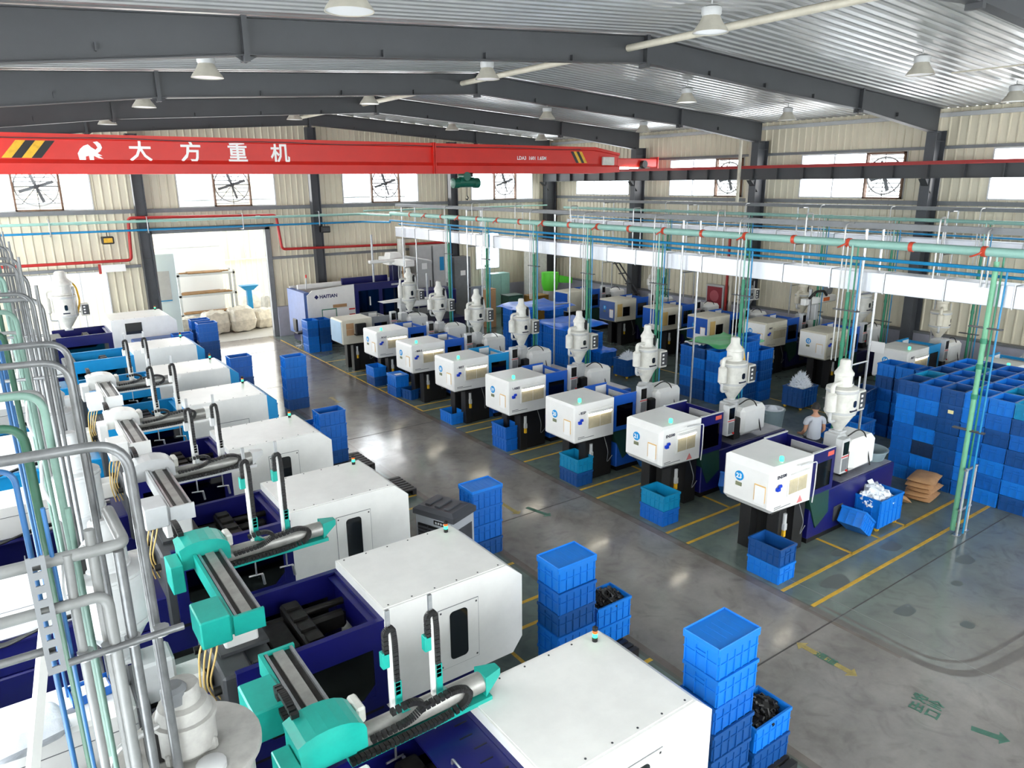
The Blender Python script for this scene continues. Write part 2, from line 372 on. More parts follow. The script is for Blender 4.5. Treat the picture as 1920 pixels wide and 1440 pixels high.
# ---- corrugated walls built sheet by sheet
def sheet(u0, u1, z0, z1, axis, pos, face, proud=0.035):
    """profiled sheet; axis 'x' = the wall runs along x at y = pos, face = direction (+1/-1) the ribs stand out"""
    n = max(1, round((u1-u0)/0.30)); p = (u1-u0)/n; prof = []
    for i in range(n):
        a = u0+i*p; prof += [(a, 0), (a+p*0.72, 0), (a+p*0.80, proud), (a+p*0.92, proud)]
    prof += [(u1, 0)]
    pts = [(u, pos+face*d) for u, d in prof]+[(u1, pos-face*0.04), (u0, pos-face*0.04)]
    if axis == 'y': pts = [(d, u) for u, d in pts]
    return G().prism(pts, 'z', z0, z1)
def wall(name, axis, pos, face, u0, u1, ztop, holes):
    root = struct(name)
    cuts = sorted({u0, u1}.union(*[{h[0], h[1]} for h in holes]) if holes else {u0, u1}); cuts = [c for c in cuts if u0 <= c <= u1]
    for a, b in zip(cuts, cuts[1:]):
        n = max(1, round((b-a)/0.9)); s_ = (b-a)/n
        for i in range(n):
            x0, x1 = a+i*s_, a+(i+1)*s_; mid = (x0+x1)/2
            zs = sorted([(h[2], h[3]) for h in holes if h[0] <= mid <= h[1]]); z = 0.0
            top = ztop(mid) if callable(ztop) else ztop
            for h0, h1 in zs+[(top, top)]:
                if h0-z > 0.02: obj('wall_sheet', sheet(x0, x1, z, h0, axis, pos, face), wall_m, root)
                z = h1
    return root
BW = [(0.3, 3.8, 6.05, 7.92), (7.0, 11.2, 6.05, 7.92), (14.47, 18.6, 6.05, 7.92), (21.8, 25.96, 6.05, 7.92)]
RW = [(0.4, 4.4, 6.28, 7.95), (7.0, 11.3, 6.28, 7.95), (14.1, 18.36, 6.28, 7.95), (21.15, 25.45, 6.28, 7.95), (28.2, 32.4, 6.28, 7.95)]
LW = [(0.9, 3.9, 0.9, 3.6), (22.0, 23.6, 2.3, 4.3)]
wall('wall_back', 'x', YB, -1, XL, XR, lambda u: roofz(u), BW+LW+[(5.75, 10.55, 0.0, 5.0)])
wall('wall_right', 'y', XR, -1, YN, YB, 9.3, RW)
side = [(-7.5+7.07*i, -7.5+7.07*i+5.4, 6.0, 8.2) for i in range(6)]+[(-7.5+7.07*i, -7.5+7.07*i+5.4, 1.2, 4.0) for i in range(6)]
wall('wall_left', 'y', XL, 1, YN, YB, 9.3, side)
wall('wall_front', 'x', YN, 1, XL, XR, lambda u: roofz(u), [(1.0+4.4*i, 4.6+4.4*i, 2.2, 8.2) for i in range(6)])
NW = [0]
def window(axis, pos, u0, u1, z0, z1, mull, rails=(), inside=1):
    NW[0] += 1; f = 0.045
    r = struct('window_%d' % NW[0])
    def bar(n, a, b, c, d, dep=0.05):
        g = G().box(a, b, pos-dep, pos+dep, c, d) if axis == 'x' else G().box(pos-dep, pos+dep, a, b, c, d)
        return obj(n, g, winframe, r)
    bar('window_frame', u0, u1, z0, z0+f); bar('window_frame', u0, u1, z1-f, z1); bar('window_frame', u0, u0+f, z0+f, z1-f); bar('window_frame', u1-f, u1, z0+f, z1-f)
    us = [u0+f]+list(mull)+[u1-f]
    for m_ in mull: bar('mullion', m_-f/2, m_+f/2, z0+f, z1-f)
    for i, (a, b) in enumerate(zip(us, us[1:])):
        g = G().box(a+f/2, b-f/2, pos-0.004, pos+0.004, z0+f, z1-f) if axis == 'x' else G().box(pos-0.004, pos+0.004, a+f/2, b-f/2, z0+f, z1-f)
        if i not in rails: obj('pane', g, paneg, r)
    return r
FANX = [(1.14, 2.74), (8.48, 10.08), (15.95, 17.5), (23.25, 24.75)]
for (a, b, c, d), (fa, fb) in zip(BW, FANX): window('x', YB, a, b, c, d, (fa, fb), rails=(1,))
for a, b, c, d in LW: window('x', YB, a, b, c, d, (a+(b-a)*0.5, ) if b-a < 2 else (a+1.0, a+2.0))
for i, (a, b, c, d) in enumerate(RW): window('y', XR, a, b, c, d, (a+1.5, b-1.45), rails=(0,) if i in (1, 2, 3) else ())
for a, b, c, d in side: window('y', XL, a, b, c, d, (a+1.8, a+3.6))
for i in range(6): window('x', YN, 1.0+4.4*i, 4.6+4.4*i, 2.2, 8.2, (2.8+4.4*i,))
# girts, dado walls, door frame
NT = [0]
def trim(g, m): NT[0] += 1; return struct('trim_%d' % NT[0], g, m)
trim(G().box(XL, XR, YB-0.2, YB-0.05, 5.88, 6.04), mgrey); trim(G().box(XL, 5.2, YB-0.14, YB-0.05, 3.66, 3.78), mgrey)
trim(G().box(10.75, 20.2, YB-0.14, YB-0.05, 3.62, 3.74), mgrey); trim(G().box(13.2, 20.3, YB-0.12, YB-0.05, 1.9, 2.0), mgrey)
trim(G().box(XR-0.16, XR-0.05, YN, YB, 6.08, 6.22), mgrey); trim(G().box(XR-0.14, XR-0.05, YN, YB, 7.96, 8.06), mgrey)
trim(G().box(XR-0.14, XR-0.05, YN, YB, 3.5, 3.6), mgrey); trim(G().box(XR-0.18, XR-0.05, YN, YB, 9.0, 9.14), lgrey)
trim(G().box(XR-0.26, XR-0.04, YN, YB-0.3, 0.0, 1.55), dado_m); trim(G().box(10.75, 26.8, YB-0.26, YB-0.05, 0.0, 1.4), dado_m)
trim(G().box(XR-0.32, XR-0.04, YN, YB-0.3, 1.55, 1.62), mgrey)
d = struct('door_1')
for a, b, c, e in ((5.6, 5.78, 0, 5.1), (10.52, 10.74, 0, 5.1), (5.6, 10.74, 5.0, 5.14)): obj('door_frame', G().box(a, b, YB-0.16, YB+0.1, c, e), mgrey, d)
obj('door_track', G().box(5.2, 10.9, YB-0.3, YB-0.18, 5.14, 5.26), dgrey, d)
# ---- roof: one ribbed liner sheet after another on both slopes
roof = struct('ceiling')
def rsheet(x0, x1):
    g = G(); n = 3; p = 0.9/n; prof = []
    for i in range(n): a = i*p; prof += [(a, 0), (a+p*0.45, 0), (a+p*0.55, 0.04), (a+p*0.9, 0.04)]
    prof += [(0.9, 0)]
    z0, z1 = roofz(x0), roofz(x1); k = len(prof)
    vs = [(x0, y, z0+0.02+d_) for y, d_ in prof]+[(x1, y, z1+0.02+d_) for y, d_ in prof]+[(x0, y, z0+0.1) for y, d_ in prof]+[(x1, y, z1+0.1) for y, d_ in prof]
    fs = [(i, i+1, k+i+1, k+i) for i in range(k-1)]+[(2*k+i+1, 2*k+i, 3*k+i, 3*k+i+1) for i in range(k-1)]
    return g.add(vs, fs)
mL, mR = rsheet(XL-0.3, XRIDGE).mesh('roof_sheet'), rsheet(XRIDGE, XR+0.3).mesh('roof_sheet')
for me in (mL, mR): me.materials.append(roof_m)
y = YN-0.2
while y < YB:
    for me in (mL, mR): obj('roof_sheet', me, None, roof, (0, y, 0))
    y += 0.9
FR = [-1.15, 5.92, 12.95, 20.02, 27.1, 34.2]
def ibeam_web(x0, zt0, zb0, x1, zt1, zb1, y):
    return G().prism([(x0, zb0), (x1, zb1), (x1, zt1), (x0, zt0)], 'y', y-0.012, y+0.012)
for y in FR:
    r = struct('roof_beam')
    for s_ in (-1, 1):
        X = lambda dx: XRIDGE+s_*dx
        st = [(0.0, 0.56), (9.04, 0.56), (14.0, 0.80)]
        for (d0, h0), (d1, h1) in zip(st, st[1:]):
            x0, x1 = X(d0), X(d1); t0, t1 = roofz(x0)-0.03, roofz(x1)-0.03; b0, b1 = t0-h0, t1-h1
            obj('beam_web', ibeam_web(x0, t0, b0, x1, t1, b1, y), beam_m, r)
            for t, q in (((t0, t1), 'top_flange'), ((b0, b1), 'bottom_flange')):
                obj(q, G().prism([(x0, t[0]-0.018), (x1, t[1]-0.018), (x1, t[1]), (x0, t[0])], 'y', y-0.11, y+0.11), beam_m, r)
        for dd, h in ((9.04, 0.68),):
            x = X(dd); t = roofz(x)-0.02
            obj('splice_plate', G().box(x-0.045, x+0.045, y-0.13, y+0.13, t-h, t), beam_m, r)
            obj('gusset', G().prism([(x-0.2, t-0.58), (x+0.2, t-0.58), (x, t-0.7)], 'y', y-0.01, y+0.01), beam_m, r)
        for dd in (2.2, 4.4, 6.6, 11.2):
            x = X(dd); t = roofz(x)-0.03
            obj('stiffener', G().box(x-0.012, x+0.012, y-0.09, y+0.09, t-0.555, t-0.44), beam_m, r)
    t = roofz(XRIDGE)-0.02
    obj('ridge_plate', G().box(XRIDGE-0.05, XRIDGE+0.05, y-0.13, y+0.13, t-0.68, t), beam_m, r)
def column(x, y, wx, wy, top):
    r = struct('column', None, None, (x, y, 0))
    obj('column_web', G().box(-wx/2, wx/2, -0.012, 0.012, 0, top), colm, r)
    for s_ in (-1, 1): obj('column_flange', G().box(s_*wx/2-0.012, s_*wx/2+0.012, -wy/2, wy/2, 0, top), colm, r)
    for z in (4.0, 8.2): obj('stiffener', G().box(-wx/2, wx/2, -wy/2+.02, wy/2-.02, z, z+0.02), colm, r)
    return r
for y in FR:
    column(26.95, y-(0.05 if y > 34 else 0), 0.66, 0.34, 8.55)
    r = column(-1.0, y-(0.05 if y > 34 else 0), 0.6, 0.3, 8.5)
for x in (5.45, 12.95, 20.48): column(x, YB-0.32, 0.4, 0.36, roofz(x)-0.7)
trim(G().tube([(12.42, YN, 9.86), (12.42, YB-0.4, 9.86)], 0.075, 10), cream)
trim(G().tube([(20.3, YN, 9.52), (20.3, 9.6, 9.52)], 0.02, 6), cream)
trim(G().box(26.2, 26.3, 20.4, 20.5, 0.0, 9.0), cream); trim(G().box(27.2, 27.34, 20.6, 20.75, 1.6, 9.0), cream)
# ---- high-bay lamps
def lamp(label, x, y, z, proto=[None]):
    if proto[0] is None:
        t = thing('high_bay_lamp', label, 'lamp', (x, y, z), 0, 'high bay lamps under the roof')
        obj('lamp_shade', G().lathe([(0.30, 0.0), (0.315, 0.0), (0.29, 0.05), (0.20, 0.17), (0.155, 0.26), (0.15, 0.27), (0.135, 0.26), (0.18, 0.17), (0.275, 0.04)], n=24, caps=False), lampw, t)
        obj('lamp_lens', G().lathe([(0.0, 0.012), (0.30, 0.012), (0.30, 0.03), (0.0, 0.03)], n=24, caps=False), lens, t)
        obj('lamp_housing', G().lathe([(0.15, 0.26), (0.175, 0.30), (0.175, 0.40), (0.12, 0.43), (0.03, 0.45)], n=16), lgrey, t)
        obj('hanging_rod', G().cyl((0, 0, 0.44), (0, 0, 0.60), 0.015, 8), lgrey, t)
        proto[0] = t
    else: t = dup(proto[0], (x, y, z), None, label)
    return t
LY = (9.4, 16.5, 23.5, 30.6)
ordn = ['first', 'second', 'third', 'fourth', 'fifth', 'sixth', 'seventh', 'eighth', 'ninth', 'tenth']
for x, z, rn in ((4.2, 9.08, 'row above the teal robots'), (11.0, 9.5, 'row beside the ridge pipe'), (18.4, 9.32, 'row above the silver duct'), (23.6, 9.0, 'row along the crane runway')):
    for i, y in enumerate(LY):
        lamp('bell shaped high bay lamp, %s in the %s' % (ordn[i], rn), x, y, z)
# ---- exhaust fans set in the window bands
def fan(label, axis, pos, c, zc, w_, h_, nl=11):
    t = thing('exhaust_fan', label, 'fan', (c, pos-0.06, zc) if axis == 'x' else (pos-0.06, c, zc), 0 if axis == 'x' else -PI/2, 'exhaust fans in the high windows')
    rust = mat('rusty_frame', (122, 92, 72), 0.6, dirt=0.3)
    W, H = w_/2, h_/2
    for a, b, e, f in ((-W, W, -H, -H+.06), (-W, W, H-.06, H), (-W, -W+.06, -H, H), (W-.06, W, -H, H)): obj('fan_frame', G().box(a, b, -0.09, 0.09, e, f), rust, t)
    R_ = min(W, H)-0.07
    obj('fan_ring', G().tube([(R_*math.cos(i*PI/16), 0, R_*math.sin(i*PI/16)) for i in range(33)], 0.03, 6, False), lgrey, t)
    for a in (0, 1, 2, 3):
        an = a*PI/4+PI/8*0; obj('guard_bar', G().cyl((-W*math.cos(an)*.97, -0.05, -H*math.sin(an)*.97), (W*math.cos(an)*.97, -0.05, H*math.sin(an)*.97), 0.014, 6), dgrey, t)
    obj('fan_motor', G().tube([(0, -0.12, 0), (0, 0.06, 0)], 0.09, 12), dgrey, t)
    for k in range(4):
        a = k*PI/2+0.3; c_, s_ = math.cos(a), math.sin(a)
        obj('fan_blade', G().add([(c_*.08-s_*.05, .02, s_*.08+c_*.05), (c_*.08+s_*.05, -.03, s_*.08-c_*.05), (c_*R_*.85+s_*.06, -.03, s_*R_*.85-c_*.06), (c_*R_*.85-s_*.06, .03, s_*R_*.85+c_*.06)], [(0, 1, 2, 3)]), mgrey, t)
    for k in range(nl):
        z = -H+0.1+(2*H-0.2)*k/(nl-1)
        obj('louvre_slat', G().add([(-W+.07, .07, z), (W-.07, .07, z), (W-.07, .11, z+.05), (-W+.07, .11, z+.05)], [(0, 1, 2, 3)]), lgrey, t)
fl = ['behind the warning stripes end of the crane', 'above the open loading door', 'above the large navy machine', 'nearest the far corner of the hall']
for (a, b), l_ in zip(FANX, fl): fan('square exhaust fan in the end wall window ' + l_, 'x', YB, (a+b)/2, 6.98, b-a, 1.84)
for i, l_ in ((1, 'closest to the big crate block'), (2, 'between two crane columns in mid wall'), (3, 'below the crane end carriage')):
    a = RW[i][0]; fan('square exhaust fan in the long wall window ' + l_, 'y', XR, a+0.75, 7.1, 1.46, 1.66)
# ================================================================== overhead crane and its runway
def crane():
    y = 26.0; z0, z1 = 7.33, 8.46
    t = thing('overhead_crane', 'long red overhead travelling crane spanning the hall with white lettering', 'crane', (0, y, 0))
    prof = [(-0.30, z0), (0.30, z0), (0.30, z0+0.10), (0.22, z0+0.30), (0.22, z1-0.16), (0.30, z1-0.13), (0.30, z1), (-0.30, z1), (-0.30, z1-0.13), (-0.22, z1-0.16), (-0.22, z0+0.42), (-0.30, z0+0.30)]
    obj('girder', G().prism(prof, 'x', -0.6, 22.9), crane_red, t)
    g = G(); n = len(prof)   # the girder end narrows towards the carriage
    vs = [(22.9, a, b) for a, b in prof]+[(24.4, a*0.9, z0+0.06+(b-z0)*0.74) for a, b in prof]
    g.add(vs, [tuple(range(n))[::-1], tuple(range(n, 2*n))]+[(i, (i+1) % n, n+(i+1) % n, n+i) for i in range(n)]); obj('girder_end', g, crane_red, t)
    g = G().box(14.55, 14.6, -0.36, 0.36, z0, z1+.02); obj('splice_flange', g, crane_red, t); obj('splice_flange', G().box(14.63, 14.68, -0.36, 0.36, z0, z1+.02), crane_red, t)
    obj('power_cable', G().tube([(-0.5, -0.315, z1-0.12)]+[(x, -0.315, z1-0.12-0.02*math.sin(x*1.3)) for x in range(0, 23)], 0.015, 6), dgrey, t)
    for i, m in enumerate((yellow, black, yellow, black)):
        x = 0.75+i*0.24; obj('warning_stripe', G().prism([(x, z0+0.45), (x+0.24, z0+0.45), (x+0.64, z1-0.2), (x+0.4, z1-0.2)], 'y', -0.228, -0.222), m, t)
    for i, m in enumerate((black, yellow, black, yellow)):
        x = 21.5+i*0.16; obj('warning_stripe', G().prism([(x+0.32, z0+0.45), (x+0.48, z0+0.45), (x+0.16, z1-0.2), (x, z1-0.2)], 'y', -0.228, -0.222), m, t)
    zc = z0+0.64
    for ch, px in zip('大方重机', (4.33, 5.80, 7.25, 8.66)): text('lettering', ch, 0.66, label_w, t, (px, -0.232, zc), (PI/2, 0, 0), 0.012, 'CENTER')
    el = [(0, 0), (.1, 0), (.12, .18), (.2, .2), (.22, 0), (.32, 0), (.33, .2), (.45, .14), (.58, .12), (.46, .2), (.56, .2), (.44, .27), (.52, .32), (.58, .42), (.55, .52), (.47, .58), (.36, .56), (.42, .5), (.46, .42), (.4, .36), (.3, .42), (.22, .5), (.1, .46), (.0, .38), (-.08, .26), (-.06, .1)]
    obj('elephant_emblem', G().prism([(2.72+x, zc-.33+z*1.08) for x, z in el], 'y', -0.228, -0.222), label_w, t)
    text('lettering', 'DAFANG', 0.1, label_w, t, (2.96, -0.232, zc-0.3), (PI/2, 0, 0))
    text('lettering', 'LDA3  1601 1.65M', 0.20, label_w, t, (18.6, -0.232, zc-0.02), (PI/2, 0, 0), 0.004)
    obj('junction_box', G().box(23.3, 24.0, -0.36, -0.24, z0+0.36, z0+0.72, .02), offw, t)
    e = obj('end_carriage', G().box(24.3, 26.9, -0.22, 0.22, z0+0.3, z0+0.68, .03), crane_red, t)
    obj('carriage_plate', G().box(26.9, 26.96, -0.26, 0.26, z0+0.22, z0+0.76), crane_red, t)
    obj('carriage_motor', G().tube([(25.9, -0.42, z0+0.42), (25.9, -0.2, z0+0.42)], 0.17, 14), black, t)
    obj('work_lamp', G().box(24.6, 25.6, -0.27, -0.23, z0+0.22, z0+0.28), glow_w, t)
    h = thing('electric_hoist', 'dark green electric hoist hanging under the red crane girder', 'hoist', (16.2, y, 0))
    obj('trolley', G().box(-0.18, 0.18, -0.3, 0.3, z0-0.12, z0+0.06, .02), black, h)
    gr = mat('hoist_green', (18, 92, 74), 0.35, dirt=0.1)
    obj('drum', G().tube([(-0.35, 0, z0-0.33), (0.35, 0, z0-0.33)], 0.2, 16), gr, h)
    obj('motor', G().tube([(-0.62, 0, z0-0.36), (-0.6, 0, z0-0.36), (-0.36, 0, z0-0.36)], [0.12, 0.2, 0.2], 16), gr, h)
    obj('motor', G().tube([(0.36, 0, z0-0.36), (0.6, 0, z0-0.36), (0.62, 0, z0-0.36)], [0.2, 0.2, 0.12], 16), gr, h)
    obj('gear_cover', G().tube([(-0.12, -0.33, z0-0.1), (-0.12, 0.1, z0-0.1)], 0.17, 14), gr, h)
    obj('chain', G().cyl((0.05, 0, z0-0.5), (0.05, 0, z0-0.86), 0.015, 6), iron, h)
    obj('hook', G().tube([(0.05, 0, z0-0.86), (0.11, 0, z0-0.94), (0.06, 0, z0-1.02), (-0.01, 0, z0-0.97)], 0.022, 6), iron, h)
crane()
for nm, x in (('runway_beam', 26.55), ('runway_beam', -0.95)):
    r = struct(nm)
    obj('beam_web', G().box(x-0.015, x+0.015, YN, YB-.5, 7.02, 7.46), beam_m, r)
    obj('top_flange', G().box(x-0.17, x+0.17, YN, YB-.5, 7.46, 7.49), beam_m, r); obj('bottom_flange', G().box(x-0.12, x+0.12, YN, YB-.5, 7.0, 7.02), beam_m, r)
    obj('crane_rail', G().box(x-0.03, x+0.03, YN, YB-.5, 7.49, 7.56), redp, r)
    obj('conductor_rail', G().box(x-0.2, x-0.15, YN, YB-.5, 7.44, 7.49), redp, r)
    y = YN+0.6
    while y < YB-.6: obj('stiffener', G().box(x-0.14, x+0.14, y-0.012, y+0.012, 7.02, 7.46), beam_m, r); y += 1.18
    for y in FR: obj('corbel', G().prism([(x-.2, 6.98), (x+.3, 6.98), (x+.3, 6.5), (x+.05, 6.75)], 'y', y-.12, y+.12), beam_m, r)
# ================================================================== crates
def crate_mesh(L, W, H, nl=6, nw=4, fl=0.02):
    """open stacking crate, L along x, W along y: hollow body, lip, ribs"""
    g = G(); tb = 0.955; t = 0.012
    o0 = [(-L/2*tb, -W/2*tb), (L/2*tb, -W/2*tb), (L/2*tb, W/2*tb), (-L/2*tb, W/2*tb)]; o1 = [(x/tb*0.985, y/tb*0.985) for x, y in o0]
    i1 = [(x-math.copysign(t, x), y-math.copysign(t, y)) for x, y in o1]; i0 = [(x-math.copysign(t, x), y-math.copysign(t, y)) for x, y in o0]
    vs = [(x, y, 0) for x, y in o0]+[(x, y, H) for x, y in o1]+[(x, y, H) for x, y in i1]+[(x, y, fl) for x, y in i0]
    fs = [(3, 2, 1, 0), (12, 13, 14, 15)]
    for k in (0, 4, 8):
        for j in range(4): fs.append((k+j, k+(j+1) % 4, k+4+(j+1) % 4, k+4+j))
    g.add(vs, fs)
    def ring(z0, z1, e):
        a, b = L/2*.985+e, W/2*.985+e
        for x0, x1, y0, y1 in ((-a, a, -b, -b+e+.004), (-a, a, b-e-.004, b), (-a, -a+e+.004, -b+e, b-e), (a-e-.004, a, -b+e, b-e)): g.box(x0, x1, y0, y1, z0, z1)
    ring(H-0.045, H, 0.014); ring(H*0.52, H*0.52+0.012, 0.008)
    for i in range(nl):
        x = -L/2*.93+L*.93*i/(nl-1)
        for s_ in (-1, 1): g.box(x-.008, x+.008, s_*W/2*.955, s_*(W/2*.985+.010), 0.012, H-.02)
    for i in range(nw):
        y = -W/2*.92+W*.92*i/(nw-1)
        for s_ in (-1, 1): g.box(s_*L/2*.955, s_*(L/2*.985+.010), y-.008, y+.008, 0.012, H-.02)
    for s_ in (-1, 1):
        g.box(s_*L/2*.97, s_*(L/2*.985+.016), -.07, .07, H*.66, H*.72)
    return g.mesh('crate')
CH = 0.345
CM = crate_mesh(0.675, 0.475, CH); CM.materials.append(CR[0])
BINM = crate_mesh(0.88, 0.70, 0.62, 6, 5); BINM.materials.append(CR[1])
def lid_mesh():
    g = G().box(-.345, .345, -.245, .245, 0, .022, .008)
    for s_ in (-1, 1): g.box(-.352, .352, s_*.232, s_*.252, -.02, .04, .008); g.box(s_*.332, s_*.352, -.232, .232, -.02, .04, .008)
    for i in range(5): g.box(-.2+.1*i-.004, -.2+.1*i+.004, -.14, .14, .021, .025)
    return g.mesh('crate_lid')
LM = lid_mesh(); LM.materials.append(CR[0])
def place(me, name, label, cat, m, x, y, z, rz=0, group=None, rot=None):
    o = bpy.data.objects.new(name, me); COL.objects.link(o); o.location = (x, y, z); o.rotation_euler = rot or (0, 0, rz)
    if m is not None:
        o.material_slots[0].link = 'OBJECT'; o.material_slots[0].material = m
    return tag(o, label, cat, group)
LAST = [None]
def stack(where, x, y, n, cols, rz=0, z0=0.0, first=0, group=None):
    """n crates one on another; cols read from the top down"""
    for k in range(first, n):
        i = n-1-k; c = int(cols[i % len(cols)])
        pos = ('topmost of' if i == 0 else ordn[i]+' from the top of')
        j = random.uniform(-.008, .008); 
        LAST[0] = place(CM, 'crate', '%s crate, %s %s' % (CRN[c], pos, where), 'crate', CR[c], x+j, y+random.uniform(-.008, .008), z0+k*(CH+.001), rz+random.uniform(-.012, .012), group or 'stacked blue crates')
def lid(label, x, y, z, rz=0, c=0):
    """closes the crate built last (the topmost of its stack)"""
    top = LAST[0]; o = bpy.data.objects.new('lid', LM); COL.objects.link(o); o.parent = top; o.location = (0, 0, CH+.012)
    top['label'] = top['label'].replace(' crate,', ' crate under %s lid,' % label, 1); return o
P2 = PI/2
# pairs and single crates in front of the numbered machines
stack('the pair before machine twenty-three', 10.79, 7.08, 2, '20', P2)
stack('the pair before machine twenty-one', 10.83, 9.88, 2, '31', P2)
stack('the pair before machine twenty', 10.74, 12.52, 2, '32', P2)
stack('the pair before machine nineteen', 10.74, 15.46, 2, '11', P2)
place(CM, 'crate', 'bright blue single crate on the floor before machine eighteen', 'crate', CR[0], 10.72, 18.28, 0, P2, 'crates on the floor')
place(CM, 'crate', 'mid blue crate beside the grey cabinet under machine eighteen', 'crate', CR[1], 11.62, 18.15, 0, 0.06, 'crates on the floor')
place(CM, 'crate', 'deep blue crate beside the pair before machine seventeen', 'crate', CR[2], 11.0, 21.28, 0, 0.25, 'crates on the floor')
stack('the lidded pair before machine seventeen', 10.72, 21.9, 2, '01', P2)
lid('a closed', 10.72, 21.9, 2*CH+.01, P2)
s = obj('paper_sheet', G().box(-.12, .12, -.09, .09, 0, .002), label_w, None, (10.72, 21.85, 2*CH+.036)); tag(s, 'white paper sheet lying on the lidded crate before machine seventeen', 'paper')
stack('the pair before machine sixteen', 10.72, 23.6, 2, '02', P2)
stack('the outer stack before the pale blue machine', 10.78, 30.2, 4, '0100', P2)
stack('the inner stack before the pale blue machine', 11.3, 30.15, 4, '1221', P2)
# stacks standing along the aisle on the camera side
def pallet(label, x, y, rz=0, m=None, L=1.1, W=0.95):
    t = thing('pallet', label, 'pallet', (x, y, 0), rz); m = m or mat('black_pallet', (28, 28, 30), 0.5, dirt=0.2)
    for i in range(7): obj('deck_board', G().box(-L/2, L/2, -W/2+W*i/7, -W/2+W*i/7+W/7*.72, .12, .15), m, t)
    for i in range(3): obj('runner', G().box(-L/2+(L-.1)*i/2, -L/2+(L-.1)*i/2+.1, -W/2, W/2, .0, .12), m, t)
    return t
pallet('black plastic pallet under the six high lidded crate stack', 6.35, 7.15, 0, None, 1.5, 0.8)
stack('the stack beside the filled crate', 5.97, 7.13, 5, '01211', 0, .15)
lid('a slotted', 5.97, 7.13, .15+5*CH+.012)
stack('the two high filled stack', 6.9, 7.33, 2, '00', 0, .15)
pallet('black pallet under the crate stack beside the front machine', 6.3, 4.4, 0, None, 1.5, 0.8)
stack('the front stack with plain lid', 5.9, 4.38, 6, '001222', 0, .15)
lid('a plain', 5.9, 4.38, .15+6*CH+.012)
stack('the front filled pair', 6.72, 4.4, 2, '02', 0, .15)
def heap(name, label, cat, x, y, z, m, n, rx, ry, h, s, seed=1, group=None):
    """a heap of small moulded parts nobody could count"""
    rnd = random.Random(seed); g = G()
    for i in range(n):
        a, r_ = rnd.uniform(0, 2*PI), math.sqrt(rnd.random()); px, py = rx*r_*math.cos(a), ry*r_*math.sin(a)
        px, py = max(-rx*.9, min(rx*.9, px*1.2)), max(-ry*.9, min(ry*.9, py*1.2))
        pz = h*(1-r_*r_)*rnd.uniform(.35, 1); q = Matrix.Rotation(rnd.uniform(0, PI), 3, Vector((rnd.random(), rnd.random(), rnd.random()+.1)).normalized())
        d = (s*rnd.uniform(.6, 1.3), s*rnd.uniform(.3, .7), s*rnd.uniform(.12, .35))
        pts = [q @ Vector((i1*d[0], i2*d[1], i3*d[2]))+Vector((px, py, pz)) for i1 in (-.5, .5) for i2 in (-.5, .5) for i3 in (-.5, .5)]
        g.add(pts, [(0, 1, 3, 2), (4, 6, 7, 5), (0, 4, 5, 1), (2, 3, 7, 6), (0, 2, 6, 4), (1, 5, 7, 3)])
    o = obj(name, g, m, None, (x, y, z)); return tag(o, label, cat, group, 'stuff')
heap('moulded_parts', 'black moulded parts filling the crate behind the lidded stack', 'parts', 6.9, 7.33, .15+CH*1.74, black, 150, .28, .19, .14, .11, 3)
heap('moulded_parts', 'black moulded parts filling the crate at the front stack', 'parts', 6.72, 4.4, .15+CH*1.74, black, 150, .28, .19, .16, .12, 5)
stack('the stack behind the air cooler', 6.98, 10.95, 4, '1112', 0)
lid('a closed', 6.98, 10.95, 4*CH+.012)
pallet('black pallet reaching toward the aisle before the fourth machine', 6.7, 14.6); pallet('black pallet under the open crate stack', 6.6, 16.7, 0, None, 1.1, 1.1)
stack('the open stack on a black pallet', 6.35, 16.95, 4, '1112', 0, .15); stack('the low stack beside the open stack', 6.0, 17.7, 3, '122', 0, .0)
stack('the solitary aisle stack', 7.4, 22.55, 5, '00112', 0.0)
stack('the stack beyond the sixth machine', 6.0, 23.6, 5, '11222', 0.0); stack('the low stack beside the blue cover', 5.65, 20.2, 3, '122', 0)
stack('the taller stack by the loading door', 6.2, 28.4, 6, '112222', 0); stack('the shorter stack by the loading door', 5.35, 28.6, 5, '11122', 0)
stack('the hidden stack by the loading door', 6.15, 29.3, 6, '122', 0, 0, 0)
# the big block of crates
BX, BY = 17.12, 8.32
pat = ['2001110', '1020401', '2222222', '0011001', '0121010', '3212102', '1200121', '0112012']
cn = ['by the paper sacks', 'second along from the sacks', 'third along from the sacks', 'behind the green post', 'fifth along from the sacks', 'sixth along from the sacks', 'seventh along from the sacks', 'eighth along from the sacks']
for j in range(8):
    for i in range(5):
        x, y = BX+.345+i*.6955, BY-.24-j*.4945
        if i == 0: stack('the block column '+cn[j], x, y, 7, pat[j], random.uniform(-.02, .02), 0, 0, 'big block of stacked crates')
        else:
            c = (i*3+j*2) % 4 if (i+j) % 3 else 1
            place(CM, 'crate', '%s open crate, row %s in block column %s' % (CRN[c], ['', 'two', 'three', 'four', 'five'][i], cn[j]), 'crate', CR[c], x, y, 6*(CH+.001), 0, 'big block of stacked crates')
for j in range(3): stack('the rear tier %s of the block' % ['end', 'middle', 'outer'][j], 20.0+.0, 8.9-.0+j*.52, 6, '021', 0, 0, 0)
lb = obj('paper_tag', G().box(-.004, 0, -.06, .06, -.04, .04), mat('cream_tag', (226, 216, 160), 0.6), None, (BX-.006, BY-.24-2*.505, 5.55*CH)); tag(lb, 'cream paper tag stuck on the deep blue crate column', 'tag')
# crates between the block and the worker
stack('the tall pair behind machine twenty-three hopper', 18.7, 10.2, 4, '2112', 0.1); stack('the crates beside the worker', 17.55, 9.35, 3, '011', 0.05); stack('the low crates behind the worker', 17.6, 10.0, 2, '12', 0)
stack('the inner crates behind machine twenty-three hopper', 19.4, 10.3, 4, '2212', 0.1)
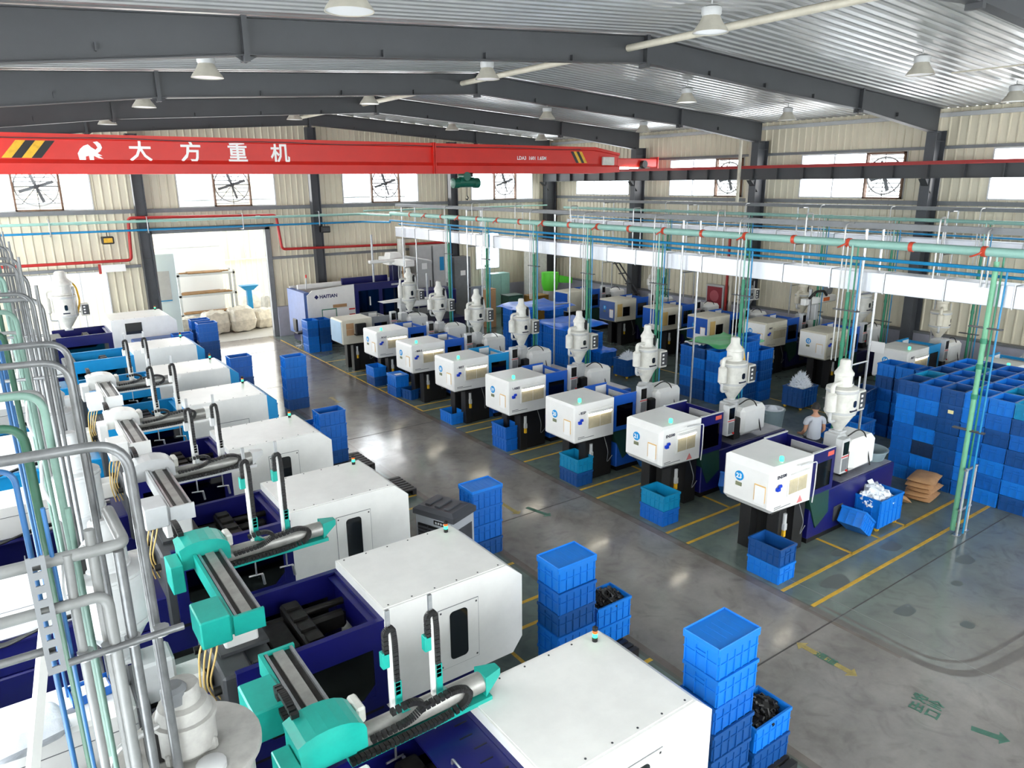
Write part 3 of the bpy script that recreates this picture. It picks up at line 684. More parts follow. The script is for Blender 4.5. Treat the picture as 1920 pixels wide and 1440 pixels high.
# middle island of crates with the green sheet
for k, (x, y, n, c) in enumerate(((18.72, 15.95, 5, '11012'), (18.72, 15.4, 5, '20122'), (18.72, 14.85, 5, '01011'), (19.42, 15.9, 5, '112'), (19.42, 15.35, 5, '012'), (19.3, 14.25, 6, '112122'), (20.0, 14.2, 5, '122112'), (20.05, 14.8, 6, '112'))):
    stack('the island stack '+['at the near corner', 'second along the island', 'third along the island', 'inside the island', 'under the green sheet', 'below the yellow bag', 'at the outer end', 'behind the outer end'][k], x, y, n, c, .04)
def drape(name, label, m, x0, x1, y0, y1, z, amp, seed, curl=0.0, cat='sheet'):
    rnd = random.Random(seed); g = G(); n = 14; ph = [rnd.uniform(0, 6) for _ in range(6)]; vs = []
    for lay in (0, -.006):
        for i in range(n+1):
            for j in range(n+1):
                u, v = i/n, j/n; e = max(abs(u-.5), abs(v-.5))*2
                zz = z+amp*(math.sin(u*9+ph[0])*math.sin(v*7+ph[1])+.5*math.sin(u*17+v*13+ph[2]))-curl*max(0, e-.8)*2+lay
                vs.append((x0+(x1-x0)*u+.03*math.sin(v*8+ph[3]), y0+(y1-y0)*v+.03*math.sin(u*8+ph[4]), zz))
    N_ = (n+1)**2
    fs = [(i*(n+1)+j, (i+1)*(n+1)+j, (i+1)*(n+1)+j+1, i*(n+1)+j+1) for i in range(n) for j in range(n)]
    fs += [tuple(N_+q for q in f[::-1]) for f in fs]
    g.add(vs, fs); g.smooth = True; return tag(obj(name, g, m), label, cat)
drape('green_sheet', 'bright green plastic sheet thrown over the island of crates', mat('green_sheet', (30, 168, 86), 0.4), 18.7, 20.7, 14.6, 16.3, 5*CH+.12, .04, 3, .1)
drape('film_sheet', 'crumpled clear film lying on the island stack corner', film, 18.5, 19.1, 15.5, 16.2, 5*CH+.06, .03, 5)
# wrapped crates standing in the middle of the hall
tarp = mat('blue_tarp', (18, 112, 226), 0.35, bump=0.15, scale=4)
k = 0
for x, y, n in ((17.25, 20.9, 5), (17.25, 21.62, 5), (17.95, 20.9, 5), (18.65, 20.9, 4), (17.25, 22.34, 5), (17.95, 22.34, 5), (17.25, 23.3, 6), (18.65, 23.3, 6), (17.25, 24.3, 6), (17.95, 24.3, 6)):
    stack('the tarped stack %s' % ['at the front corner', 'beside the front corner', 'second in front', 'behind the second in front', 'at the outer front', 'in the tarp centre', 'at the tall corner', 'behind the tarp centre', 'at the far outer side', 'by the tall wrapped corner', 'at the rear centre', 'at the rear outer side', 'far behind the tarps'][k], x, y, n, '11', P2, 0, 0, 'crates under blue tarps'); k += 1
drape('tarp', 'creased blue tarp over the front group of wrapped crates', tarp, 16.95, 19.1, 20.5, 22.6, 5*CH+.07, .035, 11, .3)
drape('tarp', 'creased blue tarp over the taller wrapped crates behind', tarp, 16.9, 19.5, 22.9, 25.0, 6*CH+.07, .035, 12, .3)
# ---- wheeled bins of milky parts
def bin_(label, x, y, rz=0, c=1, z=.09):
    t = thing('wheeled_bin', label, 'bin', (x, y, 0), rz, 'wheeled blue bins')
    b = obj('bin_body', BINM, None, t, (0, 0, z)); b.material_slots[0].link = 'OBJECT'; b.material_slots[0].material = CR[c]
    for sx in (-1, 1):
        for sy in (-1, 1):
            wh = obj('caster', G().tube([(sx*.34-.02, sy*.27, .045), (sx*.34+.02, sy*.27, .045)], .045, 10).box(sx*.34-.03, sx*.34+.03, sy*.27-.03, sy*.27+.03, .07, .095), yellow, t)
    return t
bin_('blue wheeled bin of milky parts beside machine twenty-three', 14.33, 7.1, 0, 0)
heap('milky_parts', 'translucent moulded parts heaped in the bin beside machine twenty-three', 'parts', 14.28, 7.12, .52, petw, 240, .34, .26, .32, .2, 8)
bin_('blue wheeled bin heaped with white filaments in the middle', 20.35, 12.9, 0.05, 2)
def fluff(label, x, y, z, rx, ry, h, seed, n=520):
    rnd = random.Random(seed); g = G()
    for i in range(n):
        a, r_ = rnd.uniform(0, 2*PI), math.sqrt(rnd.random()); p = Vector((rx*r_*math.cos(a), ry*r_*math.sin(a), h*(1-r_**1.6)*rnd.uniform(.6, 1)))
        d = Vector((math.cos(a)*r_, math.sin(a)*r_, rnd.uniform(.2, 1))).normalized()*rnd.uniform(.05, .14); s_ = d.cross(Vector((rnd.random(), rnd.random(), .3))).normalized()*.018
        q = d.cross(s_).normalized()*.014
        g.add([p-s_, p+s_, p+q, p+d], [(0, 1, 3), (1, 2, 3), (2, 0, 3), (0, 2, 1)])
    g.lathe([(rx*.95, -.02), (rx*.8, h*.35), (rx*.5, h*.66), (rx*.12, h*.82)], n=14); g.smooth = False
    o = obj('milky_filaments', g, petw, None, (x, y, z)); return tag(o, label, 'parts', None, 'stuff')
fluff('tall white heap of filaments in the middle bin', 20.35, 12.9, .6, .36, .3, .55, 2)
bin_('blue wheeled bin of white filaments behind machine twenty', 18.7, 18.95, 0.05, 2); fluff('low white heap of filaments in the bin behind machine twenty', 18.7, 18.95, .6, .38, .3, .32, 4)
bin_('blue wheeled bin covered in film behind machine nineteen', 18.8, 20.6-.1, 0.0, 1)
drape('film_sheet', 'blue film folded over the bin behind machine nineteen', tarp, 18.35, 19.25, 20.1, 20.9, .76, .02, 15, .2)
o_ = place(CM, 'crate', 'bright blue crate tipped on its side against machine twenty-three', 'crate', CR[0], 13.4, 7.0, .16, 0, None, (0.0, 0.62, 0.12))
o_ = place(CM, 'crate', 'mid blue crate tipped under machine twenty-one', 'crate', CR[1], 12.9, 9.66, .15, 0, None, (0.0, 0.7, 0.5))
o_ = place(CM, 'crate', 'bright blue crate leaning under machine twenty', 'crate', CR[0], 12.6, 11.98, .15, 0, None, (0.0, 0.7, 0.5))
tag(obj('cardboard_piece', G().box(-.3, .3, -.17, .17, 0, .13, .05), mat('dark_cardboard', (84, 66, 52), 0.8, dirt=.3), None, (13.95, 7.35, 0)), 'flattened dark cardboard on the floor under the tipped crate', 'cardboard')
# ---- paper sacks beside the block
def sack(label, x, y, z, L, W, H, rz, m, seed, name='paper_sack', group='brown paper sacks', rot=None):
    rnd = random.Random(seed); g = G(); nu, nv = 12, 8; vs = []
    for s_ in (1, -1):
        for i in range(nu+1):
            for j in range(nv+1):
                u, v = i/nu*2-1, j/nv*2-1; k_ = (1-abs(u)**4)*(1-abs(v)**3)
                hh = H/2*(k_**(.5 if H < .6 else .22))*(1+.12*math.sin(u*7+seed)*math.cos(v*6+seed*2))
                vs.append((u*L/2*(1-.05*v*v), v*W/2*(1-.04*u*u), s_*hh+H/2))
    N_ = (nu+1)*(nv+1); fs = [(i*(nv+1)+j, (i+1)*(nv+1)+j, (i+1)*(nv+1)+j+1, i*(nv+1)+j+1) for i in range(nu) for j in range(nv)]
    fs += [tuple(N_+q for q in f[::-1]) for f in fs]; g.add(vs, fs); g.smooth = True
    o = obj(name, g, m, None, (x, y, z)); o.rotation_euler = rot or (0, 0, rz); return tag(o, label, 'sack', group)
for i in range(5): sack('brown paper sack, %s in the pile beside the crate block' % ['lowest', 'second from bottom', 'middle one', 'fourth from bottom', 'uppermost'][i], 16.42+(.04, -.03, .03, -.02, .03)[i], 7.12+(0, .03, -.03, .02, 0)[i], .105*i, .82, .56, .125, (.15, .3, .1, .25, .18)[i], kraft, i+2)
sack('brown paper sack slumped beside the pile at machine twenty-three', 15.86, 7.42, .02, .7, .42, .14, .7, kraft, 11, rot=(0.5, 0.2, .9))
# ================================================================== hopper dryers
def hopper(label, x, y, z, r=0.30, hb=0.52, hc=0.30, rz=0.0, body=None, loader=1.0, box=True, blower=True, yellow_hose=False, top_r=0.16, flat=False):
    body = body or offw
    t = thing('hopper_dryer', label, 'hopper', (x, y, z), rz, 'hopper dryers on the moulding machines')
    obj('throat', G().box(-.13, .13, -.13, .13, 0, .05, .01).lathe([(.09, .05), (.09, .1)], n=12), lgrey, t)
    obj('cone', G().lathe([(.09, .08), (r*.96, .1+hc)], n=20), body, t)
    z1 = .1+hc
    obj('drum', G().lathe([(r*.96, z1), (r, z1), (r, z1+hb), (r*.98, z1+hb)], n=24), body, t)
    obj('clamp_band', G().lathe([(r+.004, z1+.02), (r+.014, z1+.03), (r+.014, z1+.06), (r+.004, z1+.07)], n=24, caps=False), lgrey, t)
    obj('clamp_band', G().lathe([(r+.004, z1+hb-.06), (r+.016, z1+hb-.05), (r+.016, z1+hb-.01), (r+.004, z1+hb)], n=24, caps=False), lgrey, t)
    obj('lid', G().lathe([(r*1.03, z1+hb), (r*1.03, z1+hb+.03), (r*.5, z1+hb+.08)] if not flat else [(r*1.16, z1+hb), (r*1.16, z1+hb+.05), (r*1.12, z1+hb+.06)], n=32), body, t)
    if flat:
        obj('loader_base', G().box(-.17, .17, -.15, .15, z1+hb+.06, z1+hb+.16, .02), body, t)
        obj('lid_hatch', G().lathe([(.1, z1+hb+.05), (.1, z1+hb+.1), (.07, z1+hb+.12)], cx=-.08, cy=.3, n=14), lgrey, t)
        obj('loader_motor', G().lathe([(.08, z1+hb+.5), (.085, z1+hb+.6), (.06, z1+hb+.63)], cx=.05, cy=.05, n=14), mgrey, t)
    obj('sight_glass', G().prism(rrect(-.05, .05, z1+hb*.35, z1+hb*.62, .04), 'y', -r-.006, -r+.02), window_dark, t)
    obj('nameplate', G().box(-.12, .1, -r-.004, -r*.88, z1+hb*.18, z1+hb*.24), label_b, t)
    z2 = z1+hb+.06; q = top_r*loader
    obj('loader', G().lathe([(q*1.1, z2), (q*1.1, z2+.03), (q, z2+.05), (q, z2+.22*loader), (q*1.12, z2+.23*loader), (q*1.12, z2+.27*loader), (q*.95, z2+.31*loader), (q*.62, z2+.40*loader), (q*.60, z2+.52*loader), (q*.45, z2+.55*loader)] if not flat else [(q*.9, z2), (q*.9, z2+.03), (q*1.15, z2+.05), (q*1.15, z2+.25), (q*1.25, z2+.26), (q*1.25, z2+.29), (q*1.1, z2+.3), (q*.95, z2+.38), (q*.72, z2+.4), (q*.72, z2+.5), (q*.66, z2+.52)], n=22), body, t)
    obj('loader_motor', G().box(q*.75, q*.75+.14, -.08, .06, z2, z2+.26, .015), black if not yellow_hose else lgrey, t)
    if blower:
        obj('blower', G().lathe([(.05, z1+hb*.2), (.10, z1+hb*.25), (.10, z1+hb*.9), (.06, z1+hb*.98)], cx=-r-.14, cy=-.05, n=14), body, t)
        obj('air_pipe', G().tube(fil([(-r-.14, -.05, z1+hb*.98), (-r-.14, -.05, z1+hb*1.3), (-r*.45, -.03, z1+hb*1.3), (-r*.4, -.03, z1+hb*1.05)], .1), .045, 8), body, t)
        obj('air_pipe', G().tube(fil([(-r-.14, -.05, z1+hb*.2), (-r-.14, -.05, z1-.1), (-r*.5, 0, z1-.14)], .08), .035, 8), lgrey, t)
    if box:
        b = obj('control_box', G().box(r+.08, r+.34, -.16, .12, z1-.02, z1+.42, .015), offw, t)
        obj('box_face', G().box(r+.12, r+.34, -.166, -.15, z1+.03, z1+.38), dgrey, b)
        for k in range(3): obj('dial', G().box(r+.16+.0, r+.22, -.172, -.16, z1+.08+.1*k, z1+.13+.1*k), label_w, b)
        obj('bracket', G().box(r-.02, r+.1, -.03, .03, z1+.1, z1+.14), lgrey, t)
    obj('ladder_rod', G().cyl((r*.72, -r*.72, z1), (r*.72, -r*.72, z2+.2), .018, 6), lgrey, t)
    hz = yellow if yellow_hose else alu
    obj('hose', G().tube(fil([(q*.9, .05, z2+.3*loader), (r+.05, .05, z2+.25), (r+.1, -.02, z1+hb*.7), (r*.9, -.06, z1+hb*.1)], .15, 6), .032 if yellow_hose else .024, 8), hz, t)
    return t
# ================================================================== moulding machines of the middle row
def beacon(t, x, y, z, m=glow_g, tall=False):
    b = obj('signal_lamp', G().lathe([(.035, z), (.035, z+.03)], cx=x, cy=y, n=12), lgrey, t)
    obj('lamp_glow', G().lathe([(.04, z+.03), (.042, z+.10), (.03, z+.12)], cx=x, cy=y, n=12), m, b)
def right_machine(label, num, x0, yc, typ='A', front=None, side=None, guardm=None, bedm=None, brand='', badge_txt=None, lit=True, window_=True, lamp_=True, detail=True, hw=0.55, zb=1.08, zt=2.01, rz=0.0, L=1.24):
    t = thing('moulding_machine', label, 'machine', (x0, yc, 0), rz, 'numbered injection moulding machines' if num else 'moulding machines in the back row')
    front = front or whiteB; side = side or whiteB; guardm = guardm or navy; bedm = bedm or navy
    c = .075 if typ == 'A' else .03
    pts = []
    for yy, s_ in ((-hw, 1), (hw, -1)):
        pts += [(L, yy, zb), (L, yy, zt), (c, yy, zb+c), (c, yy, zt-c*.6), (c*1.4, yy+s_*c*.8, zt)]
        pts += [(0, yy+s_*c, zb+c*1.6), (0, yy+s_*c, zt-c*1.8), (c*1.5, yy+s_*c, zb)]
    cover = obj('clamp_cover', G().hull(pts), side, t)
    if front is not side: obj('front_panel', G().box(-.012, .004, -hw+c+.01, hw-c-.01, zb+c*1.7, zt-c*1.9), front, t)
    [obj('machine_foot', G().box(.45, .68, a, a+.26, 0, zb-.06, .01), black, t) for a in (-.46, .16)]; obj('base_block', G().box(.95 if typ == 'A' else .55+.14, 1.3, -.44, .44, .02, zb-.06), black, t)
    obj('oil_pan', G().box(.2, 1.25, -.45, .45, zb-.06, zb-.004), black, t)
    g0, g1 = L, L+.74
    if detail:
        for n_, a in (('guard_side', -hw), ('guard_side', hw-.03)):
            p = obj(n_, G().box(g0+.005, g1, a, a+.03, 1.13, 1.24).box(g0+.005, g0+.1, a, a+.03, 1.24, 1.78).box(g1-.1, g1, a, a+.03, 1.24, 1.78).box(g0+.005, g1, a, a+.03, 1.78, zt), guardm, t)
            obj('guard_window', G().box(g0+.1, g1-.1, a+.008, a+.022, 1.24, 1.78), smoke, p)
        obj('guard_end', G().box(g1-.03, g1, -hw+.03, hw-.03, 1.5, zt-.04), guardm, t)
        [obj('top_rail', G().box(g0, g1, a, a+.047, zt, zt+.02), lgrey if typ == 'A' else guardm, t) for a in (-hw-.012, hw-.035)]
        if typ == 'B': [obj('inner_liner', G().box(g0+.35, g1-.04, a, a+.02, 1.5, zt-.02), whiteB, t) for a in (-hw+.04, hw-.06)]
        for sy in (-1, 1):
            for z in (1.3, 1.7): obj('tie_bar', G().cyl((g0-.05, sy*.3, z), (g1+.1, sy*.3, z), .035, 8), iron, t)
        obj('moving_platen', G().box(g0+.08, g0+.22, -.4, .4, 1.15, 1.85, .02), iron, t); obj('mould', G().box(g0+.24, g0+.55, -.24, .24, 1.25, 1.78, .01), iron, t)
        obj('fixed_platen', G().box(g1-.04, g1+.12, -.42, .42, 1.05, 1.9, .02), lgrey, t)
        obj('chute', G().prism([(g0+.05, 1.1), (g1, 1.1), (g1+.05, .6), (g0+.4, .35)], 'y', -.5, .45), mat('chute_green', (24, 62, 50), 0.45), t)
        p = obj('control_panel', G().box(g1+.02, g1+.26, -hw-.12, -hw+.04, 1.45, 2.16, .01), lgrey, t)
        obj('screen', G().box(g1+.05, g1+.23, -hw-.126, -hw-.115, 1.84, 2.1), blackg, p); obj('keypad', G().box(g1+.05, g1+.23, -hw-.125, -hw-.115, 1.5, 1.76), mgrey, p)
        obj('panel_stripe', G().box(g1+.02, g1+.26, -hw-.125, -hw-.115, 1.79, 1.81), red, p); obj('stop_button', G().cyl((g1+.21, -hw-.15, 1.5), (g1+.21, -hw-.11, 1.5), .022, 8), red, p)
        obj('panel_arm', G().box(g1+.08, g1+.16, -hw+.02, -hw+.2, 1.4, 1.5), dgrey, t)
        ic = whiteB
        obj('injection_cover', G().box(g1+.95, g1+1.85, -.38, .34, 1.16, 1.84, .09), ic, t)
        obj('barrel', G().cyl((g1+.1, 0, 1.5), (g1+.98, 0, 1.5), .09, 12), iron, t); obj('barrel_guard', G().box(g1+.3, g1+.85, -.14, .14, 1.42, 1.66, .03), mgrey, t)
        obj('carriage', G().box(g1+.75, g1+1.0, -.3, .3, 1.1, 1.62, .02), black, t)
        obj('feed_block', G().box(g1+.72, g1+1.02, -.17, .17, 1.6, 1.96, .03), lgrey, t)
        b0 = obj('machine_bed', G().box(g0+.2, g1+2.55, -.47, .47, .14, 1.06, .02), bedm, t)
        obj('bed_top', G().box(g1+.55, g1+2.5, -.42, .42, 1.061, 1.075), mat('bed_top_grey', (150, 150, 160), 0.3, metal=.3, dirt=.3), b0)
        obj('bed_door', G().box(g1+.3, g1+.62, -.482, -.465, .3, .62), dgrey, b0); obj('warning_label', G().box(g1+1.4, g1+1.5, -.476, -.468, .62, .8), label_w, b0)
        obj('bed_skid', G().box(g0+.3, g1+2.4, -.4, .4, 0, .14), black, t)
        obj('cable_loop', G().tube(fil([(g1+1.0, -.2, 1.9), (g1+1.2, -.3, 2.05), (g1+1.5, -.3, 1.9), (g1+1.6, -.42, 1.2)], .15), .014, 6), black, t)
    # camera-side panel: sliding service window, work light, handle, lettering
    if window_:
        w0, w1 = (.50, 1.06) if typ == 'A' else (.42, 1.16)
        sf = obj('service_window', G().box(w0-.03, w1+.06, -hw-.018, -hw+.002, 1.36, 1.84), side, t)
        for k in range(2): obj('window_sheet', G().box(w0+k*(w1-w0)/2+.008, w0+(k+1)*(w1-w0)/2-.008, -hw-.024, -hw-.016, 1.39, 1.68), tan_win, sf)
        obj('lamp_hood', G().box(w0, w1, -hw-.07, -hw-.016, 1.76, 1.80), side, sf)
        if lit: obj('work_lamp', G().box(w0+.04, w1-.03, -hw-.062, -hw-.022, 1.735, 1.757), glow_w, sf)
        obj('door_handle', G().box(.11, .2, -hw-.06, -hw, 1.55, 1.62, .01).box(.16, .26, -hw-.055, -hw-.01, 1.60, 1.67, .02), handle_b, t)
        text('lettering', brand, .085, label_b, t, (.14, -hw-.004, 1.80), (PI/2, 0, 0), .002)
        for q in range(2): obj('print_line', G().box(.12, .62-.3*q, -hw-.003, -hw, 1.17+.035*q, 1.184+.035*q), mgrey, t)
        if typ == 'A':
            obj('warning_triangle', G().prism([(.82, 1.13), (1.0, 1.13), (.91, 1.27)], 'y', -hw-.004, -hw), mat('pink_print', (222, 130, 130), .5), t)
            obj('guard_rail', G().tube(fil([(L-.02, -hw-.07, 1.06), (L-.02, -hw-.09, 1.4), (L-.02, -hw-.09, 1.9), (.7, -hw-.09, 1.94)], .05), .012, 6), winframe, t)
            obj('sticker', G().box(g1-.26, g1-.06, -hw-.004, -hw, 1.86, 1.95), mat('sticker_red', (208, 90, 76), .5), t)
    if badge_txt is not None:
        bx = -.016
        ring_y = hw*.28
        bd = obj('number_badge', G().prism([(y_, 1.66+z_-0) for y_, z_ in disc(ring_y, 0, .095)], 'x', bx, bx+.012), badge, t)
        text('lettering', badge_txt, .13, label_w, bd, (bx-.003, ring_y, 1.655), (PI/2, 0, -PI/2), .003, 'CENTER')
        if typ != 'A': pass
        obj('name_plate', G().box(bx, 0, ring_y-.06, ring_y+.07, 1.46, 1.53), mat('plate_olive', (120, 124, 96), .5), t)
        cb = obj('clipboard', G().box(bx, 0, -hw+.12, -hw+.36, 1.30, 1.62), mat('orange_tan', (222, 184, 120), .6), t)
        obj('paper_sheet', G().box(bx-.004, bx, -hw+.125, -hw+.34, 1.255, 1.60), label_w, cb)
    if lamp_: beacon(t, .40 if typ == 'A' else .26, -hw+.12, zt, glow_g)
    # small things hanging under the cover
    if detail:
        obj('valve', G().cyl((.6, -.48, .75), (.6, -.48, .95), .04, 8).box(.56, .64, -.52, -.44, .62, .75), lgrey, t); obj('valve_cap', G().box(.57, .63, -.51, -.45, .48, .62), yellow, t)
        obj('drain_hose', G().tube(fil([(1.0, -.5, 1.05), (1.05, -.6, .7), (1.1, -.5, .35), (1.3, -.48, .5)], .1), .009, 6), mgrey, t)
    return t
NW_ = {'23': 'twenty-three', '21': 'twenty-one', '20': 'twenty', '19': 'nineteen', '18': 'eighteen', '17': 'seventeen', '16': 'sixteen'}
ROW = [('23', 10.82, 7.77, 'A', 'EN2500'), ('21', 10.85, 10.5, 'A', 'EN2500'), ('20', 10.42, 12.80, 'B', '- 8SSP'), ('19', 10.42, 15.45, 'B', '\\ ABEE 22'), ('18', 10.44, 18.25, 'B', '- BEST'), ('17', 10.48, 20.9, 'B', '- BEE-22A'), ('16', 10.52, 23.55, 'B', '- BOLE')]
for i, (nm, x0, yc, ty, br) in enumerate(ROW):
    bl = navy if ty == 'A' else sky if nm == '18' else royal
    desc = {'23': 'white moulding machine with number twenty-three badge and navy guard', '21': 'white moulding machine with number twenty-one badge and navy guard'}.get(nm, 'white moulding machine with number %s badge and %s blue guard' % (NW_[nm], 'sky' if nm == '18' else 'royal'))
    right_machine(desc, nm, x0, yc, ty, None, None, bl, bl if ty == 'A' else royal, br, nm)
    hx = x0+1.98+.87 + (.08 if ty == 'A' else .0)
    hopper('white hopper dryer on machine %s%s' % (NW_[nm], {'23': ' with brown stained hose', '21': ' with yellow hose', '20': ' with blue faced control box'}.get(nm, ' under the overhead pipe bundle')),
           hx, yc, 1.95, .30 if ty == 'A' else .255, .52, .32, 0, None, 1.0, True, True, nm in ('21',), .17 if ty == 'A' else .15)
right_machine('pale blue faced moulding machine with cardboard patches and black box', None, 10.42, 26.35, 'B', pale, beige, mgrey, navyd, '', None, False, False, False)
for k, (z, mm) in enumerate(((1.72, card), (1.5, card))):
    pass
cb = tag(obj('black_parts_box', G().box(0, .42, -.12, 0, 1.45, 1.85, .02).box(-.05, .45, -.2, 0, 1.42, 1.46), black, None, (10.95, 25.79, 0)), 'black plastic box hung on the pale blue faced machine', 'box')
cd = tag(obj('cardboard_sheet', G().box(0, .3, -.006, 0, 1.42, 1.65).box(.0, .3, -.006, 0, 1.66, 1.88), card, None, (10.6, 25.795, 0)), 'brown cardboard sheets taped beside the black box on the machine', 'cardboard')
hopper('tall white hopper dryer on the pale blue faced machine', 13.6, 26.35, 1.95, .27, .7, .35)
# the worker's cable reel bin etc: round tubs behind machines
def tub(label, x, y, r, h, m, film_=False, z=0):
    t = thing('round_tub', label, 'tub', (x, y, z), 0, 'grey round tubs')
    obj('tub_body', G().lathe([(r*.82, 0), (r, h), (r*1.06, h), (r*1.06, h+.02), (r*.95, h+.02), (r*.78, .03), (0, .03)], n=24, caps=False), m, t)
    for s_ in (-1, 1): obj('handle', G().tube(fil([(s_*r, -.1, h-.05), (s_*(r+.07), -.08, h-.05), (s_*(r+.07), .08, h-.05), (s_*r, .1, h-.05)], .03), .014, 6), m, t)
    if film_: obj('film_liner', G().lathe([(r*.93, h+.0), (r*.95, h+.03), (r*.8, h+.04), (r*.55, h-.06), (r*.3, h+.08), (0.02, h+.12)], n=20, caps=False), film, t)
    return t
tubm = mat('tub_grey', (128, 146, 152), 0.45, dirt=.1)
tub('grey round tub lined with clear film beside the bed of machine twenty-one', 17.5, 11.9, .34, .7, tubm, True)
tub('grey oval tub standing behind machine twenty-three injection unit', 15.1, 7.75, .36, .2, tubm, False, 1.08)
tub('pale round tub beside the tarped crates behind machine eighteen', 15.95, 17.9, .42, .7, mat('tub_pale', (190, 200, 200), .45))
tub('grey bucket stack behind machine nineteen', 15.6, 15.2, .36, .6, tubm); tub('grey tub behind machine twenty with mixed contents', 15.9, 12.9, .4, .55, tubm)
# ================================================================== machines along the far long wall
BACK = [('white moulding machine partly hidden behind the crate block', 21.9, 8.3, None, None, whiteB, True), ('white back row machine with beacon and number fourteen badge', 21.85, 10.95, None, '14', white, True),
        ('cream back row machine with number twelve badge below the duct', 22.45, 13.95, None, '12', beige, False), ('cream back row machine with number ten badge', 22.4, 16.3, None, '10', beige, False),
        ('blue fronted back row machine with a white notice', 21.65, 18.3, royal, '9', beige, False), ('blue fronted back row machine with black square window', 21.75, 20.8, royal, None, beige, False), ('blue fronted back row machine beside the grey trolley', 21.7, 23.4, slate, '7', beige, False),
        ('blue machine deep in the hall corner', 21.7, 26.6, royal, None, beige, False)]
for i, (l_, x0, yc, fr, bt, sd, lmp) in enumerate(BACK):
    m_ = right_machine(l_, None, x0, yc, 'B', fr, sd, royal if i > 1 else sky, navyd, '- BEST' if i < 4 else '', bt, i == 1, i < 4, lmp, True, .52)
    if 3 < i < 7: obj('square_window', G().box(.45, .85, -.535, -.51, 1.3, 1.7), blackg, m_); obj('yellow_notice', G().box(.12, .4, -.53, -.515, 1.3, 1.85), mat('notice_tan', (190, 160, 96), .6), m_)
    if 3 < i < 6: obj('white_notice', G().box(-.03, -.015, -.5, .1, 1.12, 1.34), label_w, m_)
tag(obj('white_notice_board', G().box(-.02, 0, -.2, .22, -.18, .16), label_w, None, (21.82, 11.35, 2.02)), 'white square notice on the corner of the number fourteen machine', 'sign')
hopper('cream hopper dryer with round blower on the number fourteen machine', 24.7, 10.95, 1.95, .3, .5, .3, .3, cream, 1.0, True, True, True)
hopper('white hopper dryer behind the number twelve machine', 25.3, 13.95, 1.95, .3, .62, .3, 0, offw)
hopper('cream hopper dryer behind the number ten machine', 25.25, 16.3, 1.95, .26, .4, .3, 0, cream)
hopper('dark grey hopper dryer behind the blue fronted machine', 24.5, 18.3, 1.95, .26, .5, .3, 0, mgrey)
hopper('white hopper dryer by the leaning steel ladder', 24.55, 23.4, 1.95, .24, .4, .3, 0, offw)
def wall_robot(label, x, y):
    t = thing('takeout_robot', label, 'robot', (x, y, 0), 0, 'takeout robots')
    obj('robot_post', G().box(-.12, .12, -.12, .12, 1.9, 2.5, .02), lgrey, t); obj('robot_beam', G().box(-.8, 1.2, -.12, .1, 2.5, 2.75, .03), white, t)
    obj('beam_stripe', G().box(.35, .75, -.126, -.118, 2.56, 2.7), orange, t); obj('robot_reel', G().tube([(.6, -.2, 2.98), (.6, 0, 2.98)], .17, 16), mgrey, t); obj('robot_arm', G().box(-.55, -.45, -.16, -.06, 1.95, 3.1, .01), steel, t)
    obj('cable_chain', G().tube(fil([(-.7, -.2, 2.78), (-.3, -.2, 3.0), (.2, -.2, 2.98), (.4, -.2, 2.8)], .1), .05, 6), black, t)
wall_robot('white takeout robot with orange stripe by the long wall', 25.0, 15.6)
